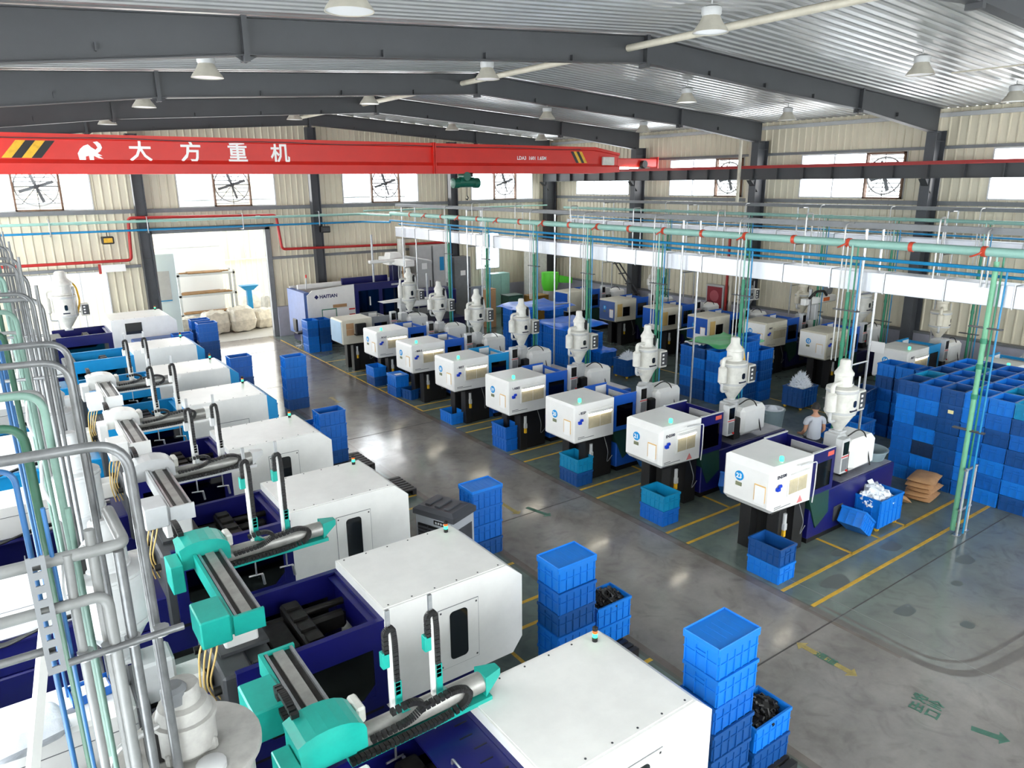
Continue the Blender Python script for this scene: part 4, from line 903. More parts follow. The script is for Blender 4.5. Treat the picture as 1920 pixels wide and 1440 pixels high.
# ================================================================== left row: large machines with takeout robots
def left_machine(label, yc, gm, cov='window', endm=None, L=1.83, hw=.75, zt=2.0, x0=5.29, detail=2, bedm=None):
    """local x runs from the aisle end of the cover towards the side wall; local +y faces the camera"""
    t = thing('moulding_machine', label, 'machine', (x0, yc, 0), PI, 'large moulding machines of the robot row')
    e = .25
    prof = [(e, zt), (0, zt-.22), (0, .82), (.16, .61), (e+L, .61), (e+L, zt)]
    obj('clamp_cover', G().prism(prof, 'y', -hw, hw), white, t)
    obj('top_sheet', G().prism([(e+.03, zt), (e+L-.02, zt), (e+L-.02, zt+.008), (e+.03, zt+.008)], 'y', -hw+.03, hw-.03), white, t)
    sc = G()
    for i in range(6):
        for s_ in (-1, 1): sc.lathe([(.012, zt+.008), (.012, zt+.013)], cx=e+.1+(L-.2)*i/5, cy=s_*(hw-.07), n=6)
    sc.smooth = False; so = obj('cover_screws', sc, dgrey, t); so['kind'] = 'stuff'
    if endm:
        obj('end_panel', G().prism([(e+.02, zt+.012), (-.012, zt-.21), (-.012, .80), (.14, .605), (.22, .605), (.22, zt-.04), (e+.02, zt-.01)], 'y', -hw-.012, hw+.012), endm, t)
    y = hw
    if cov == 'window':
        p = obj('service_panel', G().box(.73, 1.33, y-.005, y+.012, .82, 1.7), white, t)
        for q1, q2, q3, q4 in ((.722, 1.338, 1.7, 1.708), (.722, 1.338, .812, .82), (.722, .73, .82, 1.7), (1.33, 1.338, .82, 1.7)): obj('panel_seam', G().box(q1, q2, y-.003, y+.006, q3, q4), mgrey, t)
        obj('cover_window', G().prism(rrect(.9, 1.17, .92, 1.63, .06), 'y', y+.004, y+.018), window_dark, p)
        pg = G()
        for a in (.76, 1.3):
            for b in (.86, 1.66): pg.box(a-.012, a+.012, y+.012, y+.016, b-.012, b+.012)
        obj('panel_screws', pg, dgrey, p)
    elif cov == 'panel':
        for a, b, c, d in ((.7, 1.5, 1.44, 1.45), (.7, 1.5, .80, .81), (.7, .71, .81, 1.44), (1.49, 1.5, .81, 1.44)): obj('panel_edge', G().box(a, b, y, y+.008, c, d), mgrey, t)
        obj('service_panel', G().box(.71, 1.49, y-.004, y+.005, .81, 1.44), white, t)
    else:
        obj('cover_window', G().box(1.2, 1.75, y, y+.015, 1.74, 2.15), window_dark, t)
    # signal lamp at the aisle corner
    b = obj('signal_lamp', G().lathe([(.032, zt), (.032, zt+.06)], cx=e+.17, cy=-hw+.17, n=12), black, t)
    obj('green_light', G().lathe([(.03, zt+.06), (.03, zt+.11)], cx=e+.17, cy=-hw+.17, n=12), glow_g, b); obj('amber_light', G().lathe([(.03, zt+.11), (.03, zt+.145)], cx=e+.17, cy=-hw+.17, n=12), orange, b); obj('lamp_cap', G().lathe([(.03, zt+.145), (.032, zt+.18), (.02, zt+.19)], cx=e+.17, cy=-hw+.17, n=12), black, b)
    # open-topped guard with the mould inside
    a, c = e+L, e+L+1.75; h = 1.86
    for s_ in (-1, 1):
        y0, y1 = s_*hw, s_*(hw-.035)
        p = obj('guard_side', G().box(a, c, y0, y1, .68, .86).box(a, a+.16, y0, y1, .86, 1.52).box(c-.16, c, y0, y1, .86, 1.52).box(a, c, y0, y1, 1.52, h), gm, t)
        obj('guard_window', G().prism([(a+.16, .86), (c-.16, .86), (c-.16, 1.52), (a+.16, 1.52)], 'y', s_*(hw-.012), s_*(hw-.024)), smoke, p)
        for q in (a+.16, c-.32): obj('window_corner', G().prism([(q, .86), (q+.16, .86), (q if q < a+.5 else q+.16, 1.02)], 'y', s_*(hw-.008), s_*(hw-.03)), gm, p)
        obj('guard_lip', G().box(a, c, s_*(hw+.01), s_*(hw-.07), h, h+.022), gm, t)
    obj('guard_end', G().box(a, a+.05, -hw+.04, hw-.04, 1.3, h+.02), gm, t)
    if yc < 5:
        gl = obj('guard_lid', G().box(a+.05, a+.62, -hw+.06, hw-.06, h-.02, h+.012), gm, t)
        obj('lid_handle', G().tube(fil([(a+.5, -.1, h+.01), (a+.5, -.1, h+.07), (a+.5, .12, h+.07), (a+.5, .12, h+.01)], .03), .012, 6), steel, gl)
        for q in range(6): obj('vent_slot', G().box(a+.1+.05*(q % 2), a+.24+.05*(q % 2), -.5+.18*q, -.485+.18*q, h+.012, h+.016), black, gl)
    else: obj('guard_ledge', G().box(a+.05, a+.14, -hw+.06, hw-.06, h-.05, h-.03), gm, t)
    obj('inner_floor', G().box(a+.05, c, -hw+.05, hw-.05, .6, .72), black, t)
    for sy in (-1, 1):
        for z in (.98, 1.56): obj('tie_bar', G().cyl((a-.1, sy*.46, z), (c+.2, sy*.46, z), .05, 12), iron, t)
    obj('moving_platen', G().box(a+.62, a+.86, -.6, .6, .8, 1.72, .03), iron, t)
    for k in range(4): obj('platen_rib', G().box(a+.66, a+.84, -.5+.27*k, -.34+.27*k, 1.71, 1.76), iron, t)
    for q in (-.34, .2): obj('toggle_link', G().box(a+.1, a+.64, q, q+.14, 1.3, 1.55, .04), iron, t)
    obj('ejector', G().cyl((a+.05, 0, 1.28), (a+.62, 0, 1.28), .11, 12), steel, t)
    obj('mould_half', G().box(a+.9, a+1.2, -.32, .32, .92, 1.66, .015), iron, t); obj('mould_half', G().box(a+1.22, a+1.5, -.32, .32, .92, 1.66, .015), mgrey, t)
    obj('fixed_platen', G().box(c-.22, c+.12, -.64, .64, .6, 1.8, .03), dgrey, t)
    hs = G()
    for k in range(6): hs.tube(fil([(a+1.0+.1*k, .3, 1.6), (a+1.0+.1*k, .45, 1.75+.03*(k % 2)), (a+1.2+.08*k, .62, 1.5), (a+1.2+.08*k, .66, 1.0)], .1, 4), .014, 6)
    obj('water_hoses', hs, black, t)['kind'] = 'stuff'
    # injection end
    obj('machine_bed', G().box(.5, c+3.0, -.55, .55, .12, .62, .02).box(c, c+2.9, -.52, .52, .62, 1.08, .02), bedm or gm, t); obj('bed_skid', G().box(.4, c+2.9, -.5, .5, 0, .12), black, t)
    obj('barrel', G().cyl((c+.1, 0, 1.45), (c+.9, 0, 1.45), .11, 12), iron, t); obj('barrel_guard', G().box(c+.2, c+.72, -.18, .18, 1.34, 1.66, .03), white, t)
    obj('feed_block', G().box(c+.5, c+.86, -.2, .2, 1.5, 2.0, .03), lgrey, t)
    obj('injection_cover', G().box(c+.95, c+2.6, -.42, .42, 1.08, 1.72, .04), whiteB, t); obj('carriage_plate', G().box(c+.82, c+.95, -.42, .42, 1.0, 1.7, .02), dgrey, t)
    cb_ = G()
    for q in range(4): cb_.tube(fil([(c+.9, .5+.03*q, 1.2), (c+1.4, .56+.03*q, 1.24+.03*q), (c+2.2, .54+.03*q, 1.1), (c+2.7, .5, 1.3)], .2, 4), .02, 6)
    obj('cable_bundle', cb_, black, t)['kind'] = 'stuff'
    obj('cover_seam', G().box(c+.95, c+2.6, .42, .424, 1.5, 1.51), mgrey, t); obj('motor_fan', G().tube([(c+2.6, 0, 1.42), (c+2.9, 0, 1.42)], .22, 16), dgrey, t)
    obj('carriage_rail', G().box(c+.3, c+2.8, -.36, -.28, 1.08, 1.13), steel, t); obj('carriage_rail', G().box(c+.3, c+2.8, .28, .36, 1.08, 1.13), steel, t)
    obj('cover_emblem', G().prism([(c+1.5+.1*math.cos(k*PI/8), .1+.05*math.sin(k*PI/8)) for k in range(16)], 'z', 1.72, 1.724), mgrey, t)
    return t
LEFT = [('foremost white moulding machine with its top filling the frame edge', 4.73, navy, 'window', None), ('white moulding machine beside the slotted lid crate stack', 8.03, navy, 'window', None),
        ('white moulding machine behind the grey robot with bare steel arms', 11.38, navy, 'window', None), ('white moulding machine with white beacon beside the black pallets', 14.85, navy, 'window', None),
        ('moulding machine with sky blue end nearer the solitary crate stack', 18.45, sky, 'panel', sky), ('moulding machine with sky blue end in the middle of the row', 21.8, sky, 'panel', sky),
        ('moulding machine with sky blue end farther up the row', 25.75, sky, 'panel', sky)]
for i, (l_, yc, gm, cv, em) in enumerate(LEFT): left_machine(l_, yc, gm, cv, em)
left_machine('long white machine with black square window near the loading door', 30.4, navy, 'square', None, 1.95, .9, 2.3, 5.4)
bt = thing('blue_machine_cover', 'flat blue sheet cover of the low machine below the black square window', 'cover', (4.5, 28.7, 0)); obj('cover_body', G().box(-.75, .7, -.65, .65, .7, 1.6, .03), slate, bt); obj('cover_slot', G().box(-.3, .5, .1, .16, 1.6, 1.605), navyd, bt); obj('cover_frame', G().box(-.7, .6, -.5, .5, 0, .7), navyd, bt)
# ---- takeout robots standing on the fixed platens
def chain(pts, m, parent, w_=.06, name='cable_chain'):
    g = G(); P = fil(pts, .16, 8)
    for i in range(len(P)-1):
        d = (P[i+1]-P[i]); 
        if d.length < 1e-4: continue
        n = max(1, int(d.length/.045))
        for k in range(n):
            c = P[i]+d*((k+.5)/n); u = d.normalized(); s_ = Vector((0, 1, 0)) if abs(u.y) < .9 else Vector((1, 0, 0)); v = u.cross(s_).normalized()
            h = min(d.length/n*.42, .02)
            g.add([c+u*a*h+s_*b*w_/2+v*q*.024 for a in (-1, 1) for b in (-1, 1) for q in (-1, 1)], [(0, 1, 3, 2), (4, 6, 7, 5), (0, 4, 5, 1), (2, 3, 7, 6), (0, 2, 6, 4), (1, 5, 7, 3)])
    o = obj(name, g, m, parent); o['kind'] = 'stuff'; return o
def robot(label, yc, yb, rail0, rail1, accent, arms=True, x=1.76, zr=2.34, raised=1.0, tealbox=True, mast=1.22):
    t = thing('takeout_robot', label, 'robot', (x, yc, 0), 0, 'takeout robots')
    a0, a1, b = rail0-yc, rail1-yc, yb-yc
    obj('robot_base', G().box(-.22, .16, -.16, .2, 1.82, zr-.12, .02), white, t); obj('base_plate', G().box(-.3, .25, -.25, .3, 1.8, 1.84), dgrey, t)
    rl = obj('traverse_rail', G().box(-.15, .15, a0, a1, zr-.12, zr-.02, .01), iron, t)
    for s_ in (-.145, .115): obj('guide_strip', G().box(s_, s_+.03, a0+.02, a1-.02, zr-.02, zr+.012), steel, rl)
    obj('rail_channel', G().box(-.06, .05, a0+.02, a1-.02, zr-.02, zr+.0), beam_alu, rl)
    for q in (a0, a1): obj('rail_end', G().box(-.17, .17, q-.02, q+.02, zr-.22, zr+.015), accent, t)
    obj('traverse_box', G().box(-.52, -.2, b+.5 if b < a1-.9 else a0-.05, b+1.0 if b < a1-.9 else a0+.45, zr-.25, zr+.08, .015), accent, t)
    obj('rail_cover', G().box(-.2, -.16, a0, a1, zr-.2, zr+.03), accent, t)
    chain([(-.26, b+.1, zr-.02), (-.26, b+.55, zr+.02), (-.26, b+.65, zr+.2), (-.26, b+.35, zr+.24), (-.26, b+.1, zr+.2)], black, t, .07)
    # carriage housing with a rounded top, then the extension beam towards the cover
    hp = [(-.34, zr-.16), (.26, zr-.16), (.26, zr+.03)]+[(.26-.34+.34*math.cos(k*PI/10), zr+.03+.16*math.sin(k*PI/10)) for k in range(1, 9)]+[(-.34, zr+.02)]
    obj('carriage_housing', G().prism(hp, 'y', b-.19, b+.2), accent, t); obj('housing_flank', G().box(-.5, -.345, b-.3, b+.1, zr-.4, zr-.02, .01), accent, t); obj('motor_cover', G().box(.27, .36, b+.05, b+.3, zr-.12, zr+.05, .02), offw, t)
    bx0, bx1 = .12, 1.72
    bm = obj('extension_beam', G().tube([(bx0, b, zr-.2), (bx1-.16, b, zr-.2)], .105, 14), beam_alu, t)
    obj('beam_rail', G().box(bx0, bx1-.1, b-.13, b+.13, zr-.36, zr-.31), accent, t)
    obj('beam_cap', G().hull([(bx1-.16, b+s_*.11, zr-.2+q*.11) for s_ in (-1, 1) for q in (-1, 1)]+[(bx1+.05, b+s_*.05, zr-.14+q*.04) for s_ in (-1, 1) for q in (-1, 1)]), accent, t)
    chain([(.1, b-.15, zr-.28), (1.0, b-.15, zr-.28), (1.3, b-.15, zr-.24), (1.36, b-.15, zr-.1), (1.2, b-.15, zr-.02), (.8, b-.15, zr-.06)], black, t, .07)
    chain([(.3, b-.16, zr-.14), (.7, b-.16, zr-.12), (.86, b-.16, zr-.02), (.74, b-.16, zr+.07), (.5, b-.16, zr+.05)], black, t, .06)
    if arms:
        for k, ax in enumerate((.60, 1.03)):
            ar = obj('vertical_arm', G().box(ax-.022, ax+.022, b-.02, b+.02, zr-.3, zr+mast-.17, .004), white if accent != alu else steel, t)
            obj('arm_tip', G().box(ax-.018, ax+.018, b-.015, b+.015, zr+mast-.17, zr+mast), steel, ar)
            chain([(ax+.045, b-.02, zr+.1), (ax+.045, b-.02, zr+mast-.34), (ax+.03, b-.02, zr+mast-.17), (ax-.045, b-.02, zr+mast-.19), (ax-.045, b-.02, zr+mast-.42)], black, ar, .05)
            obj('arm_clamp', G().box(ax+.02, ax+.085, b-.045, b+.03, zr-.1, zr+.24, .006), accent, ar); obj('arm_clamp', G().box(ax-.09, ax-.02, b-.045, b+.03, zr+mast-.56, zr+mast-.4, .006), accent, ar)
            obj('arm_foot', G().hull([(ax+.03, b-.05, zr-.06), (ax+.09, b-.05, zr-.06), (ax+.03, b+.04, zr-.06), (ax+.09, b+.04, zr-.06), (ax+.1, b-.05, zr-.14), (ax+.2, b-.05, zr-.14), (ax+.1, b+.04, zr-.14), (ax+.2, b+.04, zr-.14)]), accent if accent is teal else lgrey, ar)
            gp = obj('gripper', G().cyl((ax, b, zr-.3), (ax, b, zr-.62), .012, 6).cyl((ax-.1, b, zr-.62), (ax+.1, b+.05, zr-.66), .012, 6).cyl((ax+.08, b, zr-.64), (ax+.1, b, zr-.8), .02, 6), steel, ar)
    # air and signal lines hanging from the rail end
    hg = G()
    for k in range(4): hg.tube(fil([(-.3-.04*k, a0+.1, zr-.1), (-.4-.05*k, a0-.1+.05*k, zr-.3), (-.5-.03*k, a0, zr-.7), (-.35-.06*k, a0+.15, 1.3)], .15, 5), .011, 6)
    obj('air_lines', hg, mat('tan_hose', (206, 176, 110), .5), t)['kind'] = 'stuff'
    return t
robot('teal takeout robot with twin arms raised over the foremost machine', 4.73, 5.32, 5.2, 6.75, teal, True, 1.78, 2.36, 1.0, True, .98)
robot('teal takeout robot with twin white arms behind the second machine', 8.03, 9.45, 7.55, 10.0, teal, True, 1.72, 2.4, 1.0, True, 1.25)
robot('pale grey takeout robot with bare dark arms over the third machine', 11.38, 12.9, 10.95, 13.2, lgrey, True, 1.74, 2.42, 1.0, False, 1.08)
robot('grey and white takeout robot over the fourth machine', 14.85, 16.3, 14.4, 16.6, white, True, 1.74, 2.4, 1.0, False, 1.15)
robot('white takeout robot with single long mast between blue guards', 18.45, 19.9, 18.1, 20.2, white, True, 1.8, 2.4, 1.0, False, 1.1)
for i, (yc, z, r_, hb) in enumerate(((4.85, 1.98, .42, .62), (8.1, 1.98, .4, .6), (11.45, 1.98, .36, .6), (14.95, 1.98, .36, .6), (18.55, 1.98, .36, .6), (21.9, 1.98, .36, .6))):
    hopper(['large dusty hopper dryer with flat round top beside the foremost pipes', 'second large hopper dryer behind the grey pipe bundle', 'third hopper dryer in the pipe row', 'fourth hopper dryer in the pipe row', 'fifth hopper dryer in the pipe row near blue guards', 'sixth hopper dryer in the pipe row near blue guards'][i], .5 if i else .6, yc, z+.02, r_*(.86 if i else 1), hb, .38, PI, [mat('dusty_grey', (168, 167, 162), .5, dirt=.25, scale=5), lgrey][i > 0], 1.0, i > 3, False, False, .2 if i else .17, i == 0)
hopper('white hopper dryer with yellow stained loader near the far windows', 1.95, 30.3, 2.0, .38, .72, .4, 0, offw, 1.5, True, True, True, .2)
# ================================================================== pipe and duct trestles
def trestle(x, label_d, frames, y0, y1, near=True, yd=30.6):
    nm = 'middle' if near else 'far'
    for k, y in enumerate(frames):
        t = thing('pipe_trestle', 'grey two legged pipe trestle, %s along the %s silver duct' % (ordn[k], nm), 'frame', (x, y, 0), 0, 'two legged frames under the ducts')
        for dx in (0, .66): obj('leg', G().tube([(dx, 0, 0), (dx, 0, 5.98)], .028, 8), steel, t)
        for z in (3.03, 4.6, 5.96): obj('rung', G().tube([(-.03 if z > 4 else 0, 0, z), (.69 if z > 4 else .66, 0, z)], .02, 6), steel, t)
        for dx in (0, .66): obj('foot_plate', G().box(dx-.07, dx+.07, -.07, .07, 0, .012), steel, t)
    t = thing('air_duct', 'long silver square %s' % label_d, 'duct', (x, 0, 0))
    y = y0; n = 0
    while y < yd:
        L = 1.22 if y+1.22 < yd else yd-y
        obj('duct_section', G().box(.1, .58, y+.01, y+L-.01, 4.66, 5.08, .012), ductm, t); obj('duct_flange', G().box(.085, .595, y-.012, y+.012, 4.645, 5.095), steel, t); y += L; n += 1
    t = thing('water_main', 'pale green water main pipe running above the %s duct' % nm, 'pipe', (x, 0, 0))
    obj('pipe_run', G().tube([(-.08, y0, 5.68), (-.08, yd, 5.68)], .085 if near else .06, 12), mint, t)
    y = y0+1.1; k = 0
    while y < yd-1:
        if near:
            v = obj('red_valve', G().tube([(-.08, y-.04, 5.68), (-.08, y+.04, 5.68)], .1, 12), valve_red, t)
            if k % 2 == 0: obj('valve_lever', G().tube(fil([(-.16, y, 5.7), (-.24, y, 5.66), (-.24, y+.12, 5.6), (-.16, y+.2, 5.58)], .06), .018, 6), valve_red, v)
        else: obj('pipe_coupling', G().tube([(-.08, y-.05, 5.68), (-.08, y+.05, 5.68)], .075, 10), mint, t)
        y += 1.33; k += 1
    t = thing('air_line', 'blue air pipe running beside the %s duct' % nm, 'pipe', (x, 0, 0))
    obj('pipe_run', G().tube([(-.14, y0, 5.38), (-.14, yd, 5.38)], .036, 8), bluep, t); obj('pipe_run', G().tube([(.3, y0, 5.2), (.3, yd, 5.2)], .03, 8), bluep, t)
    t = thing('cable_tray', 'grey steel channel laid on top of the %s pipe frames' % nm, 'tray', (x, 0, 0))
    obj('tray_channel', G().box(.16, .34, y0, yd, 5.98, 6.1), mgrey, t)
    if near: obj('tray_channel', G().box(.52, .64, y0, yd, 6.0, 6.05), mgrey, t)
trestle(15.14, 'air duct crossing the hall in front of the pipe frames', (8.42, 13.45, 18.9, 24.3, 29.7), -3.0, 30.6)
trestle(25.2, 'air duct of the far row along the long wall', (6.2, 11.4, 16.8, 22.2, 27.6), -3.0, 30.6, False)
palegreen = mat('pale_green_pipe', (112, 178, 140), .4, dirt=.15)
def drops(label, x, y, white_end=3.0, thick=.042, foot=.05, side_=1, hook=True, green_top=5.55, gm=None):
    t = thing('pipe_bundle', label, 'pipes', (x, y, 0), 0, 'vertical pipe bundles at the machines')
    for k, dy in enumerate((.22, .12)):
        pts = [(side_*.55, dy, 6.08+.03*k), (0, dy, 6.08+.03*k), (0, dy, white_end)] if hook and k == 0 else [(0, dy, 5.62), (0, dy, white_end)]
        obj('white_pipe', G().tube(fil(pts, .12), .016, 8), alu, t)
    obj('green_pipe', G().tube([(0, 0, green_top-.9), (0, 0, foot)], thick, 10), gm or greenp, t); obj('mint_pipe', G().tube(fil([(-.02, 0, 5.64), (-.02, 0, 4.6)], .05), .02, 8), mint, t)
    obj('mint_pipe', G().tube([(0.02, -.1, 5.62), (0.02, -.1, foot)], .018, 8), greenp, t)
    obj('blue_pipe', G().tube(fil([(.0, -.05, 5.38), (0, -.2, 5.38), (0, -.2, foot)], .08), .018, 8), bluep, t)
    for z in (4.25, 2.2): obj('pipe_clamp', G().box(-.04, .06, -.28, .3, z-.012, z+.012), dgrey, t)
    for k, z in enumerate((2.9, 3.5, 4.0)): obj('pipe_joint', G().tube([(0, 0, z-.05), (0, 0, z+.05)], thick*1.25, 10), greenp, t)
    return t
BN = ['behind machine twenty-three', 'behind machine twenty-one', 'behind machine twenty', 'behind machine nineteen', 'behind machine eighteen', 'behind machine seventeen', 'behind machine sixteen']
for n_, y in zip(BN, (8.6, 11.32, 14.15, 17.1, 19.85, 22.75, 25.5)): drops('white, green and blue pipe bundle dropping '+n_, 15.0, y, 3.1)
for n_, y in zip(('beside the white notice board', 'at the number twelve machine', 'at the number ten machine', 'at the blue machine with white notice', 'near the leaning ladder'), (10.2, 13.0, 15.6, 18.9, 23.2)): drops('far row pipe bundle dropping '+n_, 25.1, y, 3.2)
t = drops('green pipe with teal line rising from the short steel stand', 15.2, 5.9, 5.0, .05, .05, 1, True, 6.4, palegreen)
t = thing('pipe_stand', 'short steel ladder shaped stand guarding the green pipe foot', 'stand', (15.14, 5.78, 0))
for dx in (-.02, .36): obj('leg', G().tube([(dx, 0, 0), (dx, 0, 1.45)], .028, 8), steel, t); obj('foot_plate', G().box(dx-.07, dx+.07, -.06, .06, 0, .012), steel, t)
for z in (.55, 1.42): obj('rung', G().tube([(-.08, 0, z), (.42, 0, z)], .026, 8), steel, t)
# small looped conduits bridging the main pipes on top of the middle trestle
for k, y in enumerate((7.0, 9.9, 12.4, 15.4, 18.2, 21.2, 24.0)):
    t = thing('conduit_loop', 'thin grey conduit loop, %s along the water main' % ordn[k], 'pipe', (15.1, y, 0), 0, 'conduit loops over the water main')
    obj('conduit', G().tube(fil([(.1, 0, 5.08), (.1, 0, 6.25), (.5, .1, 6.25), (.5, .1, 5.08)], .1), .016, 6), alu, t)
# pipes along the end wall
def run(name, label, cat, pts, r, m, f=.18, joints=(), group=None):
    t = thing(name, label, cat); obj('pipe_run', G().tube(fil(pts, f), r, 10), m, t)
    for j, q in joints: obj('pipe_joint', G().tube([j, q], r*1.3, 10), m, t)
    return t
run('water_main', 'pale green pipe fixed along the end wall above the door', 'pipe', [(-1.4, 33.82, 5.58), (15.06, 33.82, 5.56), (15.06, 30.6, 5.6)], .055, mint, .2, [((x, 33.82, 5.57), (x+.2, 33.82, 5.57)) for x in (3.0, 6.5, 10.0, 13.0)])
run('air_line', 'blue pipe fixed along the end wall above the door', 'pipe', [(-1.4, 33.75, 5.24), (15.0, 33.75, 5.2), (15.0, 30.6, 5.3)], .045, bluep)
run('water_main', 'thin green pipe along the far end wall beyond the duct', 'pipe', [(15.2, 33.82, 5.7), (26.5, 33.82, 5.7)], .04, mint)
run('fire_pipe', 'red fire pipe stepping over the loading door', 'pipe', [(-1.4, 33.92, 4.05), (4.8, 33.92, 4.02), (4.9, 33.92, 5.72), (10.95, 33.92, 5.64), (11.1, 33.92, 4.1), (20.0, 33.92, 3.95)], .062, redp, .16)
run('fire_pipe', 'short red standpipe on the long wall beside the hose cabinet', 'pipe', [(27.1, 21.35, 1.0), (27.1, 21.35, 4.6)], .06, redp)
for k, x in enumerate((2.1, 5.55, 9.4, 12.9)):
    b = thing('pipe_bracket', 'grey pipe bracket on the end wall, %s from the wall corner' % ordn[k], 'bracket', (x, 33.85, 0), 0, 'pipe brackets on the end wall')
    obj('bracket_arm', G().tube(fil([(0, .5, 5.75), (0, -.15, 5.75), (0, -.15, 5.1), (0, .5, 5.1)], .06), .02, 6), steel, b)
for lb_, x, z, m in (('small yellow emergency lamp under the end wall pipes', 4.05, 4.86, yellow), ('black loudspeaker box hung from the end wall pipes', 13.25, 4.9, black)):
    b = thing('wall_lamp' if m is yellow else 'loudspeaker', lb_, 'lamp' if m is yellow else 'speaker', (x, 34.0, z)); obj('lamp_case' if m is yellow else 'speaker_case', G().box(-.22, .22, -.15, .15, -.15, .15, .03), black, b)
    obj('lamp_face' if m is yellow else 'speaker_grille', G().box(-.16, .16, -.16, -.145, -.09, .09), m if m is yellow else dgrey, b); obj('hanger', G().cyl((0, 0, .15), (0, 0, .36), .02, 6), dgrey, b)
b = tag(obj('notice_plate', G().box(3.7, 4.6, 34.3, 34.33, 3.55, 3.85), label_w), 'white notice plate under the red fire pipe', 'sign'); obj('red_edge', G().box(3.6, 3.7, 34.3, 34.33, 3.5, 3.9), redp, b)
# ================================================================== pipes of the left trestle beside the camera
def pipe(name, pts, r, m, parent, f=.12, n=12): return obj(name, G().tube(fil(pts, f, 7), r, n), m, parent)
lx = .48
steeld = mat('dull_conduit', (118, 120, 121), 0.35, metal=0.5, dirt=0.3, scale=6); dblue = mat('dull_blue', (40, 92, 142), 0.4, dirt=.15); pmint = mat('dull_mint', (108, 138, 127), 0.45, dirt=.2); pgreen = mat('dull_green', (46, 88, 69), 0.45, dirt=.2)
for k, yb in enumerate((4.62, 8.1, 11.6, 15.1, 18.6, 22.1)):
    t = thing('pipe_bundle', 'grey conduits and green pipes bending down from the side wall, %s of the row' % ordn[k], 'pipes', (0, yb, 0), 0, 'pipe bundles along the robot row')
    pipe('conduit', [(-1.5, 0, 5.6), (lx, 0, 5.55), (lx+.02, 0, .5)], .031, steeld, t, .2)
    pipe('conduit', [(-1.5, .35, 6.05), (lx-.2, .35, 6.0), (lx-.18, .35, .6)], .02, steeld, t, .15)
    pipe('mint_pipe', [(-1.5, .2, 5.9), (.12, .2, 5.86), (.16, .2, .5)], .022, pmint, t, .12)
    pipe('green_pipe', [(-1.5, .3, 5.7), (.0, .3, 5.66), (.03, .3, .5)], .026, pgreen, t, .12)
    pipe('blue_pipe', [(-1.5, .1, 5.5), (-.08, .1, 5.48), (-.06, .1, .5)], .016, dblue, t, .1)
    if k:
        pipe('conduit', [(-1.5, -.2, 5.2), (.2, -.2, 5.16), (.24, -.2, .6)], .022, pvc, t, .12)
        pipe('cross_bar', [(-.3, 0, 4.5), (.6, 0, 4.46)], .024, steel, t); pipe('white_pipe', [(.32, .1, 6.1), (.34, .1, .6)], .017, steeld, t)
    else:
        pipe('conduit', [(.34, -.15, 4.95), (.34, -.15, .4)], .03, steeld, t); pipe('conduit', [(.215, -.1, 5.1), (.215, -.1, .4)], .028, pvc, t)
        pipe('conduit', [(.09, -.14, 5.0), (.08, -.14, 4.6), (.09, -.14, .4)], .026, pvc, t)
        pipe('elbow_pipe', [(-1.4, -.12, 5.0), (.38, -.12, 4.97), (.35, .25, 5.05)], .036, pvc, t, .06); pipe('elbow_pipe', [(-1.4, -.16, 4.72), (.245, -.16, 4.70), (.245, -.16, .5)], .032, pvc, t, .08)
        pipe('cross_bar', [(-1.3, -.12, 4.46), (-.05, -.12, 4.44)], .024, steeld, t, .05); pipe('cross_bar', [(.0, -.19, 4.36), (.62, -.19, 4.36)], .022, steeld, t, .05)
        for px in (.09, .215, .34, .5):
            obj('pipe_clamp', G().tube([(px, -.15, 4.33), (px, -.15, 4.38)], .046, 10), steel, t)
        st = obj('slotted_channel', G(), steel, t) if False else None
        g = G(); cx = -.06
        zs = [4.36+.085*i for i in range(9)]
        g.box(cx-.045, cx-.02, -.21, -.2, 4.33, 5.06).box(cx+.02, cx+.045, -.21, -.2, 4.33, 5.06)
        for z in zs: g.box(cx-.02, cx+.02, -.21, -.2, z-.03, z-.03+.045)
        g.box(cx-.045, cx-.04, -.2, -.15, 4.33, 5.06); g.box(cx+.04, cx+.045, -.2, -.15, 4.33, 5.06)
        o = obj('slotted_channel', g, mgrey, t)
        pipe('mint_pipe', [(.14, .05, 5.2), (.15, .05, .5)], .016, pmint, t); pipe('blue_pipe', [(.02, -.13, 5.3), (.03, -.13, .4)], .012, dblue, t)
        pipe('white_pipe', [(.0, .3, 5.4), (.02, .3, .4)], .016, steeld, t)
tray = thing('cable_tray', 'grey steel channel carrying the robot row pipes along the side wall', 'tray', (0, 0, 0)); obj('tray_channel', G().box(-1.2, -1.05, 2.0, 30, 6.1, 6.2), mgrey, tray)
brace = tag(obj('steel_brace', G().tube([(-.55, 5.3, 2.1), (-.05, 6.9, 3.6)], .05, 4), white), 'white diagonal steel brace beside the injection covers', 'brace')
sack('milky plastic bag lying on the long white injection cover', -.45, 7.6, 1.73, .7, .5, .32, .2, film, 9, 'plastic_bag', None)
bk = thing('small_crate', 'small white and blue tray on the injection cover near the bag', 'tray', (.15, 8.1, 1.725), .1); obj('tray_body', G().box(-.2, .2, -.14, .14, 0, .02).box(-.2, .2, -.14, -.13, .02, .1).box(-.2, .2, .13, .14, .02, .1).box(-.2, -.19, -.13, .13, .02, .1).box(.19, .2, -.13, .13, .02, .1), CR[1], bk); obj('tray_liner', G().box(-.18, .18, -.12, .12, .021, .07, .02), label_w, bk); obj('orange_knob', G().lathe([(.03, .07), (.035, .1), (.01, .12)], n=10), orange, bk)
